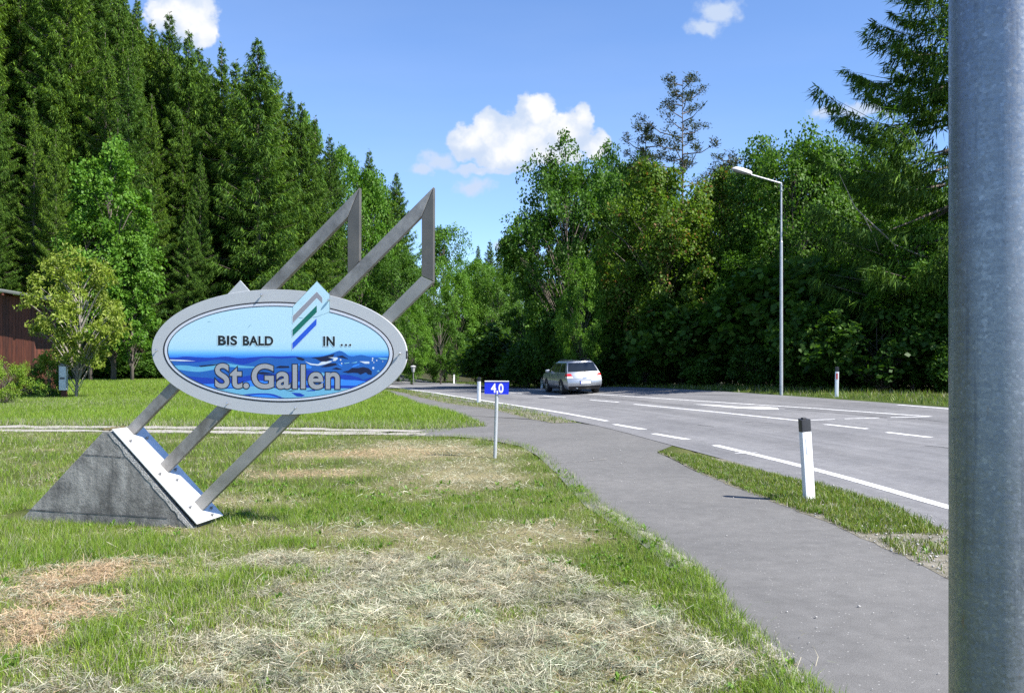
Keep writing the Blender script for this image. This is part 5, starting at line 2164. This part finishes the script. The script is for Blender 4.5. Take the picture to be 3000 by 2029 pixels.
# ------------------------------------------------------------------ roadside posts
M_PWHITE = mat('white_plastic', (0.78, 0.79, 0.80), (0.83, 0.84, 0.85), 6, 0.4)
M_PCAP = mat('black_plastic', (0.022, 0.023, 0.026), (0.035, 0.035, 0.04), 8, 0.45)
M_RED = mat('red_reflector', (0.55, 0.03, 0.03), rough=0.25)
M_REFW = mat('white_reflector', (0.72, 0.74, 0.80), rough=0.22)
M_DOT = mat('dark_rivet', (0.06, 0.06, 0.06), rough=0.5)


def post_section(w, d):
    """flat front, sides that taper to the back, rounded corners"""
    pts = []
    raw = [(-w / 2, 0), (w / 2, 0), (w * 0.36, d), (-w * 0.36, d)]
    n = len(raw)
    for i in range(n):
        a, b, c = Vector(raw[i - 1]), Vector(raw[i]), Vector(raw[(i + 1) % n])
        r_ = 0.018
        p, q = b + (a - b).normalized() * r_, b + (c - b).normalized() * r_
        for t in (0, 0.5, 1):
            pts.append((p * (1 - t) + q * t) * (1 if t != 0.5 else 1) * (1.0) if t != 0.5 else (b * 0.5 + (p + q) * 0.25))
    return pts


def delineator(x, y, h, yaw, lean, label, red=None, reflect='white', w=0.125, z=None):
    t = empty('delineator_post', (x, y, z1(x, y) if z is None else z), yaw)
    t.rotation_euler = (0, lean, yaw)
    tag(t, label, 'post', 'white marker posts along the road')
    sec = post_section(w, 0.11)
    hc = h * 0.855

    def loft(z0, z1_, s0=1.0, s1=1.0, cut=0.0):
        mb = MB()
        o = 0
        n = len(sec)
        mb.v = [(p[0] * s0, p[1] * s0, z0) for p in sec] + [(p[0] * s1, p[1] * s1, z1_ + cut * p[1]) for p in sec]
        mb.f = [(i, (i + 1) % n, n + (i + 1) % n, n + i) for i in range(n)] + [tuple(range(n - 1, -1, -1)), tuple(range(n, 2 * n))]
        return mb
    auto_smooth(loft(-0.25, hc - 0.001).build('body', M_PWHITE, t))
    auto_smooth(loft(hc, h, 1.012, 1.012, 0.12).build('cap', M_PCAP, t))
    mb = MB()
    mb.box((0, 0.055, h + 0.014), (0.05, 0.05, 0.022))
    mb.build('cap_stub', M_PCAP, t, bevel=0.004)
    if reflect == 'white':
        mb = MB()
        mb.box((0.0, -0.003, hc - 0.175), (0.052, 0.006, 0.19))
        rf = mb.build('reflector', M_REFW, t, bevel=0.002)
        mb = MB()
        for zz in (hc - 0.095, hc - 0.255):
            mb.tube([(0.0, -0.006, zz), (0.0, -0.0075, zz)], 0.004, 8)
        mb.build('rivet', M_DOT, rf)
    elif reflect == 'red':
        mb = MB()
        mb.box((0.0, -0.003, hc - 0.16), (0.055, 0.006, 0.20))
        mb.build('reflector', M_RED, t)
    elif reflect == 'dark':
        mb = MB()
        mb.box((0.01, -0.003, hc - 0.15), (0.045, 0.006, 0.20))
        mb.build('reflector', M_PCAP, t)
    elif reflect == 'dot':
        mb = MB()
        mb.tube([(0.0, 0, hc - 0.32), (0.0, -0.004, hc - 0.32)], 0.012, 10)
        mb.build('reflector', M_DOT, t)
    return t


def post_at(px, py):
    p = hit([(px, py)])[0]
    return float(p[0]), float(p[1])


x, y = post_at(2377, 1472)
delineator(x, y, 1.035, R(16), R(-4.0), 'white marker post with black cap closest to the thick pole', w=0.135)
x, y = post_at(1401, 1179)
delineator(x, y, 1.0, R(-20), R(1.5), 'white marker post with black cap just left of the blue sign', reflect='dot', w=0.14)
x, y = -6.5, 99.0
delineator(x, y, 1.15, R(20), 0, 'distant white marker post with dark reflector at the road bend', reflect='dark', w=0.17)
x, y = DX(1587 / 1.29088, 58), 58.0
delineator(x, y, 1.05, R(-25), 0, 'white marker post with red reflector half hidden behind the car', reflect='red', w=0.17)
yq = 30.6
x = (2451 - CX) * yq / F
delineator(x, yq, 1.03, R(-18), R(1.0), 'white marker post with red reflector on the far verge', reflect='red', w=0.13)

# ------------------------------------------------------------------ street lamp
Yl = 33.2
xl = DX(1773, Yl)
sl_ = empty('street_lamp', (xl, Yl, z1(xl, Yl)))
tag(sl_, 'tall slim grey street lamp with angled arm on the far side of the road', 'street lamp')


def lp(px, py, w=0.0):
    return Vector(((px - CX) * Yl / F - xl, w, H - (py - CY) * Yl / F - sl_.location.z))


M_GALV = mat('galvanised_lamp_pole', (0.40, 0.42, 0.44), (0.52, 0.54, 0.56), 5, 0.45, metal=0.55)
topz = lp(2290, 536).z
mb = MB()
mb.tube([(0, 0, -0.3), (0, 0, 3.2), (0, 0, topz * 0.72)], [0.064, 0.06, 0.053], 14)
mb.tube([(0, 0, topz * 0.72), (0, 0, topz * 0.725)], [0.053, 0.038], 14, caps=False)
mb.tube([(0, 0, topz * 0.725), (0, 0, topz)], [0.038, 0.034], 14)
auto_smooth(mb.build('pole', M_GALV, sl_))
mb = MB()
mb.tube([lp(2290, 557.5), lp(2290, 559.5)], 0.058, 14)
mb.tube([lp(2290, 543.5), lp(2290, 545)], 0.052, 14)
mb.build('collar', M_GALV, sl_)
mb = MB()
mb.tube([lp(2289.5, 537.5), lp(2201, 512)], [0.032, 0.03], 10)
auto_smooth(mb.build('arm', M_GALV, sl_))
a0, a1 = lp(2202, 508), lp(2145, 493)
ax = (a1 - a0).normalized()
yy_ = Vector((0, 1, 0))
up_ = ax.cross(yy_)
up_ = up_ if up_.z > 0 else -up_
Lh = (a1 - a0).length
mb = MB()
st = [(0.0, 0.07, 0.035, 0.045), (0.08, 0.11, 0.07, 0.05), (0.55, 0.16, 0.10, 0.045), (0.85, 0.15, 0.075, 0.04), (1.0, 0.09, 0.01, 0.035)]
for i, (t, hw_, hu, hd) in enumerate(st):
    c = a0 + ax * (t * Lh)
    mb.v += [tuple(c + yy_ * sx_ * hw_ * f + up_ * u_) for sx_, f, u_ in ((-1, 1, -hd), (-1, 1, 0), (-1, 0.6, hu), (1, 0.6, hu), (1, 1, 0), (1, 1, -hd))]
    if i:
        o = (i - 1) * 6
        mb.f += [(o + k, o + (k + 1) % 6, o + 6 + (k + 1) % 6, o + 6 + k) for k in range(6)]
mb.f += [tuple(range(5, -1, -1)), tuple(range(24, 30))]
auto_smooth(mb.build('lamp_head', mat('pale_lamp_housing', (0.62, 0.62, 0.62), (0.70, 0.70, 0.70), 6, 0.4), sl_), 30)
mb = MB()
for i, (t, f) in enumerate(((0.22, 0.7), (0.35, 1.0), (0.75, 1.0), (0.93, 0.6))):
    c = a0 + ax * (t * Lh) - up_ * 0.046
    mb.v += [tuple(c - yy_ * 0.12 * f), tuple(c - yy_ * 0.08 * f - up_ * 0.05 * f), tuple(c + yy_ * 0.08 * f - up_ * 0.05 * f), tuple(c + yy_ * 0.12 * f)]
    if i:
        o = (i - 1) * 4
        mb.f += [(o + k, o + k + 1, o + 4 + k + 1, o + 4 + k) for k in range(3)]
auto_smooth(mb.build('lamp_glass', mat('grey_lamp_glass', (0.22, 0.23, 0.24), rough=0.15), sl_))

# ------------------------------------------------------------------ the thick galvanised pole close to the camera
def galv():
    m, N, L = new_mat('spangled_zinc')
    out = N.new('ShaderNodeOutputMaterial')
    p = N.new('ShaderNodeBsdfPrincipled')
    tcn = N.new('ShaderNodeTexCoord')
    v = tcn.outputs['Object']
    vo = N.new('ShaderNodeTexVoronoi')
    vo.inputs['Scale'].default_value = 190
    L.new(v, vo.inputs['Vector'])
    sp = N.new('ShaderNodeSeparateColor')
    L.new(vo.outputs['Color'], sp.inputs[0])
    c1 = ramp(N, L, sp.outputs[0], [(0.0, (0.275, 0.30, 0.335)), (0.90, (0.32, 0.345, 0.38)), (1.0, (0.41, 0.435, 0.47))])
    mp = N.new('ShaderNodeMapping')
    mp.inputs['Scale'].default_value = (3, 3, 22)
    L.new(v, mp.inputs['Vector'])
    c2 = ramp(N, L, tex(N, L, 'noise', mp.outputs[0], 3.0, 6, 0.65), [(0.3, (0.82, 0.84, 0.88)), (0.7, (1.06, 1.06, 1.06))])
    mp2 = N.new('ShaderNodeMapping')
    mp2.inputs['Scale'].default_value = (16, 16, 0.6)
    L.new(v, mp2.inputs['Vector'])
    c3 = ramp(N, L, tex(N, L, 'noise', mp2.outputs[0], 3.0, 6, 0.7), [(0.33, (0.70, 0.70, 0.72)), (0.47, (1, 1, 1))])
    c = mixc(N, L, 1.0, mixc(N, L, 1.0, c1, c2, 'MULTIPLY'), c3, 'MULTIPLY')
    # a few rusty drips
    mp3 = N.new('ShaderNodeMapping')
    mp3.inputs['Scale'].default_value = (9, 9, 2.2)
    mp3.inputs['Location'].default_value = (0.3, 0.1, 0.2)
    L.new(v, mp3.inputs['Vector'])
    rs_ = tex(N, L, 'noise', mp3.outputs[0], 2.4, 8, 0.7)
    rm = ramp(N, L, rs_, [(0.66, (0, 0, 0)), (0.74, (1, 1, 1))])
    c = mixc(N, L, rm, c, (0.30, 0.22, 0.15))
    L.new(c, p.inputs['Base Color'])
    p.inputs['Metallic'].default_value = 0.75
    ro = N.new('ShaderNodeMapRange')
    L.new(sp.outputs[1], ro.inputs[0])
    ro.inputs[3].default_value = 0.34
    ro.inputs[4].default_value = 0.52
    L.new(ro.outputs[0], p.inputs['Roughness'])
    b = N.new('ShaderNodeBump')
    b.inputs['Strength'].default_value = 0.25
    b.inputs['Distance'].default_value = 0.0015
    L.new(tex(N, L, 'noise', v, 120, 5, 0.7), b.inputs['Height'])
    L.new(b.outputs[0], p.inputs['Normal'])
    L.new(p.outputs[0], out.inputs[0])
    return m


Yp = 1.62
rp = 0.088
xp = (2785 - CX) / F * Yp * 1.0 + rp * 1.07
pole = empty('metal_pole', (xp, Yp, 0))
tag(pole, 'thick galvanised pole cropped by the right edge, very close', 'pole')
mb = MB()
mb.tube([(0, 0, -0.3), (0, 0, 2.0), (0, 0, 6.5)], [rp, rp, rp * 0.98], 96)
auto_smooth(mb.build('shaft', galv(), pole))
mb = MB()
mb.tube([(0, 0, 6.5), (0, 0, 6.53)], [rp * 1.05, rp * 1.0], 48)
mb.build('end_cap', M_GALV, pole)

# ------------------------------------------------------------------ lantern at the bend
Yn = 80
xn = DX(938, Yn)
lt = empty('garden_lantern', (xn, Yn, z1(xn, Yn)))
tag(lt, 'small post lantern standing by the hedge at the road bend', 'lantern')
zt_ = H + (812 - 829) * Yn / 2000 - lt.location.z
M_DKM = mat('dark_grey_metal', (0.12, 0.12, 0.12), (0.17, 0.17, 0.17), 8, 0.5)
mb = MB()
mb.tube([(0, 0, -0.2), (0, 0, zt_ - 0.62)], 0.05, 10)
mb.build('post', M_DKM, lt)
mb = MB()
mb.tube([(0, 0, zt_ - 0.61), (0, 0, zt_ - 0.12)], [0.13, 0.22], 6)
mb.build('lamp_glass', mat('milky_lantern_glass', (0.30, 0.31, 0.31), rough=0.3), lt)
mb = MB()
mb.tube([(0, 0, zt_ - 0.115), (0, 0, zt_ - 0.02), (0, 0, zt_)], [0.30, 0.14, 0.03], 6)
mb.build('lamp_cap', mat('pale_lantern_cap', (0.45, 0.45, 0.46), rough=0.5), lt)

# ------------------------------------------------------------------ shed
Ys = 47.0
shed = empty('wooden_shed', (-29, Ys + 3, 0))
tag(shed, 'reddish brown plank shed with a low sloping roof behind the walnut tree', 'shed')
M_PLANK = [mat('brown_plank', c1, c2, 2.2, 0.75, bump=0.25, stretch=(5, 5, 0.5)) for c1, c2 in
           (((0.055, 0.017, 0.010), (0.13, 0.036, 0.018)), ((0.042, 0.014, 0.009), (0.10, 0.030, 0.015)), ((0.07, 0.021, 0.012), (0.15, 0.043, 0.021)))]
xa, xb = -36.0, -25.5


def roof_z(x):
    x0_, x1_ = (0 - CX) * Ys / F, (220 - CX) * Ys / F
    z0, z1_ = H + (1048 - 853) * Ys / F, H + (1048 - 890) * Ys / F
    return z0 + (x - x0_) / (x1_ - x0_) * (z1_ - z0)


pm = {}
pwid = 0.17
i = 0
x = xa
while x < xb:
    z_top = roof_z(x + pwid) - 0.06
    mb = MB()
    r_ = rs.uniform(0, 0.018)
    mb.box((x + pwid / 2 + 29, -3 + r_, z_top / 2 - 0.05), (pwid - 0.012, 0.03, z_top + 0.1))
    mb.build('plank', M_PLANK[rs.randrange(3)], shed)
    x += pwid
    i += 1
y = 0.0
while y < 2.2:
    z_top = roof_z(xb) - 0.06
    mb = MB()
    mb.box((xb + 29 + 0.02, -3 + 0.02 + y + pwid / 2, z_top / 2 - 0.05), (0.03, pwid - 0.012, z_top + 0.1))
    mb.build('plank', M_PLANK[rs.randrange(3)], shed)
    y += pwid
mb = MB()
mb.box(((xa + xb) / 2 + 29, -1.9, 2.2), (xb - xa - 0.2, 2.0, 4.2))
mb.build('inner_wall', M_PLANK[1], shed)
x1e = (185 - CX) * 46.1 / F
mb = MB()
mb.prism([(xa - 0.6 + 29, -3.9, roof_z(xa - 0.6)), (x1e + 29, -3.9, roof_z(x1e)), (x1e + 29, -3.9, roof_z(x1e) + 0.10), (xa - 0.6 + 29, -3.9, roof_z(xa - 0.6) + 0.10)], (0, 2.9, 0))
rf = mb.build('roof', mat('grey_roof_sheet', (0.09, 0.10, 0.085), (0.15, 0.16, 0.14), 3, 0.8), shed)
for j in range(7):
    xx = xa + 0.6 + j * 1.75
    if xx > x1e - 0.3:
        break
    mb = MB()
    mb.box((xx + 29, -3.45, roof_z(xx) - 0.09), (0.10, 0.86, 0.14))
    mb.build('rafter', M_PLANK[2], rf)

# little box on a post in front of the walnut
Yb = 38.2
xbm = (186 - CX) * Yb / F
bxm = empty('mail_box', (xbm, Yb, 0))
tag(bxm, 'white metal box on a short brown post beside the walnut stem', 'box')


def bz(py):
    return H + (CY - py) * Yb / F


mb = MB()
mb.box((0.03, 0, bz(1143) / 2 - 0.05), (0.20, 0.14, bz(1143) + 0.1))
mb.build('post', M_PLANK[1], bxm)
mb = MB()
mb.box((0, 0, (bz(1143) + bz(1072)) / 2 + 0.002), (0.30, 0.22, bz(1072) - bz(1143)))
mb.build('box_body', mat('white_box_metal', (0.55, 0.58, 0.62), (0.62, 0.65, 0.68), 5, 0.4, metal=0.3), bxm, bevel=0.01)
mb = MB()
mb.prism([(-0.19, -0.14, bz(1072) + 0.004), (0.19, -0.14, bz(1072) + 0.004), (0, -0.14, bz(1072) + 0.12)], (0, 0.28, 0))
mb.build('box_roof', M_DKM, bxm)
mb = MB()
mb.box((0, -0.1125, (bz(1143) + bz(1072)) / 2), (0.22, 0.004, 0.10))
mb.build('flap', M_DKM, bxm)

# ------------------------------------------------------------------ the silver estate car
Yc = 38.4
xc = DX((1285 + 1371) / 2, Yc)
car = empty('estate_car', (xc, Yc, 0), R(12.5))
tag(car, 'silver estate car driving away on the far lane', 'car')
car.location.z = (z1(xc, Yc) + z1(xc - 0.6, Yc + 4)) / 2 + 0.02
car.rotation_euler.y = -0.040
M_CAR = mat('silver_paint', (0.38, 0.40, 0.43), rough=0.38, metal=0.75, coat=0.6)
M_GLASS = mat('dark_car_glass', (0.012, 0.015, 0.018), rough=0.06, spec=0.8)
M_TYRE = mat('tyre_rubber', (0.018, 0.018, 0.019), rough=0.8)
M_RIM = mat('alloy_rim', (0.45, 0.46, 0.48), rough=0.35, metal=0.8)
M_BLACK = mat('black_trim', (0.015, 0.015, 0.016), rough=0.6)
M_TAIL = mat('red_tail_lamp', (0.50, 0.015, 0.02), rough=0.15, coat=0.5)
M_CLEAR = mat('clear_lamp', (0.62, 0.60, 0.60), rough=0.12)
ZS = [0.22, 0.30, 0.45, 0.60, 0.72, 0.85, 0.93, 1.10, 1.25, 1.38, 1.44]
HWZ = [0.74, 0.81, 0.845, 0.85, 0.845, 0.825, 0.79, 0.725, 0.665, 0.605, 0.52]
YR = [0.16, 0.06, 0.0, 0.01, 0.06, 0.10, 0.15, 0.31, 0.45, 0.56, 0.60]
YFZ = [4.26, 4.34, 4.40, 4.38, 4.33, 4.05, 3.25, 2.92, 2.62, 2.35, 2.15]


def hwf(y, z):
    h = float(np.interp(z, ZS, HWZ))
    return h * (1 - 0.13 * (abs(y - 2.1) / 2.3) ** 4)


def rear(u, z, off=0.0):
    y = float(np.interp(z, ZS, YR))
    bul = 0.10 * (1 - abs(u) ** 2.6)
    return Vector((u * hwf(y, z), y - bul - off, z))


def side(s, y, z, off=0.0):
    return Vector((s * (hwf(y, z) + off), y, z))


mb = MB()
nc = 26
for s in (-1, 1):
    grid = []
    for z in ZS:
        y0_, y1_ = float(np.interp(z, ZS, YR)), float(np.interp(z, ZS, YFZ))
        grid.append([side(s, y0_ + (y1_ - y0_) * j / nc, z) for j in range(nc + 1)])
    o = len(mb.v)
    for r_ in grid:
        mb.v += [tuple(p) for p in r_]
    w_n = nc + 1
    for i in range(len(ZS) - 1):
        for j in range(nc):
            mb.f.append((o + i * w_n + j, o + i * w_n + j + 1, o + (i + 1) * w_n + j + 1, o + (i + 1) * w_n + j))
us = np.linspace(-1, 1, 13)
o = len(mb.v)
for z in ZS:
    mb.v += [tuple(rear(u, z)) for u in us]
for i in range(len(ZS) - 1):
    for j in range(12):
        mb.f.append((o + i * 13 + j, o + i * 13 + j + 1, o + (i + 1) * 13 + j + 1, o + (i + 1) * 13 + j))
o = len(mb.v)
for z in ZS:
    y1_ = float(np.interp(z, ZS, YFZ))
    mb.v += [(u * hwf(y1_, z), y1_ + 0.12 * (1 - abs(u) ** 2.6), z) for u in us]
for i in range(len(ZS) - 1):
    for j in range(12):
        mb.f.append((o + i * 13 + j, o + i * 13 + j + 1, o + (i + 1) * 13 + j + 1, o + (i + 1) * 13 + j))
# roof: the last side rows closed across with a slight crown
o = len(mb.v)
zt2 = ZS[-1]
ya, yb_ = YR[-1], YFZ[-1]
for j in range(nc + 1):
    y = ya + (yb_ - ya) * j / nc
    for u in us:
        bul = 0.10 * (1 - abs(u) ** 2.6)
        yy2 = y - bul * (1 - j / nc) + 0.12 * (1 - abs(u) ** 2.6) * (j / nc)
        mb.v.append((u * hwf(y, zt2), yy2, zt2 + 0.045 * (1 - u * u)))
for j in range(nc):
    for k in range(12):
        mb.f.append((o + j * 13 + k, o + j * 13 + k + 1, o + (j + 1) * 13 + k + 1, o + (j + 1) * 13 + k))
body = mb.build('body', M_CAR, car)
bm = bmesh.new()
bm.from_mesh(body.data)
bmesh.ops.remove_doubles(bm, verts=bm.verts, dist=0.004)
bmesh.ops.recalc_face_normals(bm, faces=bm.faces)
bm.to_mesh(body.data)
bm.free()
auto_smooth(body, 50)


def patch(name, fn, u0, u1, z0, z1_, m, nu=8, nz=4, off=0.006, shape=None, parent=car):
    mb = MB()
    for i in range(nz + 1):
        for j in range(nu + 1):
            z = z0 + (z1_ - z0) * i / nz
            a, b = (u0, u1) if shape is None else shape(i / nz)
            mb.v.append(tuple(fn(a + (b - a) * j / nu, z, off)))
    mb.f = [(i * (nu + 1) + j, i * (nu + 1) + j + 1, (i + 1) * (nu + 1) + j + 1, (i + 1) * (nu + 1) + j) for i in range(nz) for j in range(nu)]
    o = mb.build(name, m, parent)
    return auto_smooth(o, 60)


patch('rear_window', rear, -0.9, 0.9, 0.985, 1.365, M_GLASS, 12, 5, 0.008, shape=lambda t: (-0.95 + 0.02 * t, 0.95 - 0.02 * t))
for s in (-1, 1):
    def sf(y, z, off, s=s):
        return side(s, y, z, off)
    patch('side_window', sf, 0, 0, 0.965, 1.345, M_GLASS, 6, 4, 0.006, shape=lambda t: (0.42 + 0.30 * t, 1.22 + 0.03 * t))
    patch('side_window', sf, 0, 0, 0.965, 1.345, M_GLASS, 6, 4, 0.006, shape=lambda t: (1.30 + 0.03 * t, 2.10))
    patch('side_window', sf, 0, 0, 0.965, 1.345, M_GLASS, 6, 4, 0.006, shape=lambda t: (2.16, 3.02 - 0.62 * t))
    patch('side_moulding', sf, 1.25, 2.95, 0.50, 0.56, mat('grey_moulding', (0.30, 0.31, 0.32), rough=0.5), 10, 1, 0.012)
    patch('sill_trim', sf, 1.22, 3.05, 0.235, 0.33, mat('dark_sill', (0.07, 0.075, 0.08), rough=0.5), 10, 2, 0.008)
    for yy3 in (1.24, 2.13):
        patch('door_gap', sf, yy3, yy3 + 0.012, 0.34, 0.95, M_BLACK, 1, 8, 0.003)
    patch('door_handle', sf, 1.38, 1.55, 0.845, 0.875, M_CAR, 3, 1, 0.03)
    patch('door_handle', sf, 2.24, 2.41, 0.845, 0.875, M_CAR, 3, 1, 0.03)
    # tail lamps: red above, clear below, wrapping round the corner
    tl_ = patch('tail_lamp', rear, 0, 0, 0.70, 0.90, M_CLEAR, 5, 5, 0.012, shape=lambda t, s=s: (s * 1.0, s * (0.66 + 0.14 * t)))
    patch('red_lens', rear, 0, 0, 0.80, 0.905, M_TAIL, 5, 3, 0.018, shape=lambda t, s=s: (s * 1.0, s * (0.70 + 0.10 * t)), parent=tl_)
    tl2 = patch('tail_lamp', sf, 0, 0, 0.71, 0.90, M_CLEAR, 4, 4, 0.010, shape=lambda t: (0.075 + 0.04 * t, 0.22 + 0.05 * t))
    patch('red_lens', sf, 0, 0, 0.79, 0.905, M_TAIL, 4, 3, 0.016, shape=lambda t: (0.09 + 0.03 * t, 0.24 + 0.05 * t), parent=tl2)
    # mirror
    mb = MB()
    mb.box((s * 0.90, 2.86, 1.00), (0.20, 0.10, 0.13))
    mb.build('wing_mirror', M_CAR, car, bevel=0.035)
    # wheels
    for yw in (0.86, 3.38):
        mb = MB()
        n = 28
        xo = s * (hwf(yw, 0.5) + 0.004)
        ring_ = []
        for k in range(n):
            a = math.pi * 2 * k / n
            yy4, zz4 = yw + 0.365 * math.cos(a), 0.315 + 0.365 * math.sin(a)
            ring_.append((s * (hwf(yy4, max(0.22, zz4)) + 0.004), yy4, max(0.20, zz4)))
        mb.v = [(xo, yw, 0.315)] + ring_
        mb.f = [(0, 1 + k, 1 + (k + 1) % n) for k in range(n)]
        mb.build('wheel_arch', M_BLACK, car)  # flat black disc over the body in place of the arch's shaded hollow
        wh = MB()
        xi, xw = s * 0.62, s * 0.865
        sg_ = [(xi, 0.27), (xi, 0.30), (s * 0.66, 0.315), (s * 0.82, 0.315), (xw - s * 0.01, 0.30), (xw, 0.27), (xw, 0.225), (xw - s * 0.03, 0.205)]
        for (xx_, rr_) in sg_:
            for k in range(n):
                a = 2 * math.pi * k / n
                wh.v.append((xx_, yw + rr_ * math.cos(a), 0.315 + rr_ * math.sin(a)))
        for i in range(len(sg_) - 1):
            for k in range(n):
                wh.f.append((i * n + k, i * n + (k + 1) % n, (i + 1) * n + (k + 1) % n, (i + 1) * n + k))
        wh.f.append(tuple(range(n)))
        w_o = auto_smooth(wh.build('wheel', M_TYRE, car), 40)
        rm_ = MB()
        rm_.tube([(xw - s * 0.045, yw, 0.315), (xw - s * 0.040, yw, 0.315)], 0.205, 28)
        rm_.tube([(xw - s * 0.040, yw, 0.315), (xw - s * 0.005, yw, 0.315)], [0.05, 0.04], 12)
        for k in range(5):
            a = 2 * math.pi * k / 5 + 0.3
            c = Vector((xw - s * 0.026, yw + 0.115 * math.cos(a), 0.315 + 0.115 * math.sin(a)))
            rm_.box(c, (0.02, 0.17, 0.05), Matrix.Rotation(a, 3, 'X'))
        rm_.build('rim', M_RIM, w_o)
    # roof rails
    mb = MB()
    mb.tube([(s * 0.50, 0.75, 1.47), (s * 0.51, 0.90, 1.515), (s * 0.51, 1.9, 1.515), (s * 0.50, 2.1, 1.475)], 0.018, 6)
    mb.build('roof_rail', M_BLACK, car)
# underbody, bumper, plate, badge, wiper, exhaust
mb = MB()
mb.box((0, 2.2, 0.27), (1.36, 3.9, 0.16))
mb.build('underbody', M_BLACK, car)
patch('bumper', rear, 0, 0, 0.36, 0.655, M_CAR, 14, 4, 0.030, shape=lambda t: (-1.0, 1.0))
patch('bumper_lip', rear, -0.98, 0.98, 0.225, 0.355, M_BLACK, 12, 2, 0.015)
patch('tailgate_seam', rear, -0.66, 0.66, 0.655, 0.668, M_BLACK, 12, 1, 0.008)
pl_ = patch('licence_plate', rear, -0.31, 0.31, 0.455, 0.575, mat('plate_white', (0.66, 0.68, 0.74), rough=0.3), 10, 3, 0.040)
patch('plate_band', rear, -0.31, -0.265, 0.46, 0.57, mat('plate_blue', srgb(20, 50, 160), rough=0.3), 2, 2, 0.043, parent=pl_)
patch('plate_recess', rear, -0.335, 0.335, 0.44, 0.60, M_BLACK, 10, 3, 0.035)
patch('badge', rear, -0.04, 0.04, 0.845, 0.878, mat('dark_badge', (0.05, 0.06, 0.09), rough=0.3), 3, 2, 0.012)
patch('tailgate_handle', rear, -0.12, 0.12, 0.685, 0.72, mat('chrome_strip', (0.85, 0.85, 0.85), rough=0.15, metal=1.0), 6, 1, 0.020)
mb = MB()
mb.tube([rear(0.05, 0.985, 0.03), rear(0.30, 1.03, 0.02), rear(-0.45, 1.00, 0.02)], 0.012, 5)
mb.build('rear_wiper', M_BLACK, car)
mb = MB()
mb.tube([(-0.36, -0.02, 0.285), (-0.36, 0.25, 0.285)], 0.045, 14)
mb.build('exhaust_pipe', mat('dull_chrome', (0.4, 0.4, 0.4), rough=0.3, metal=0.9), car)
print('car done')
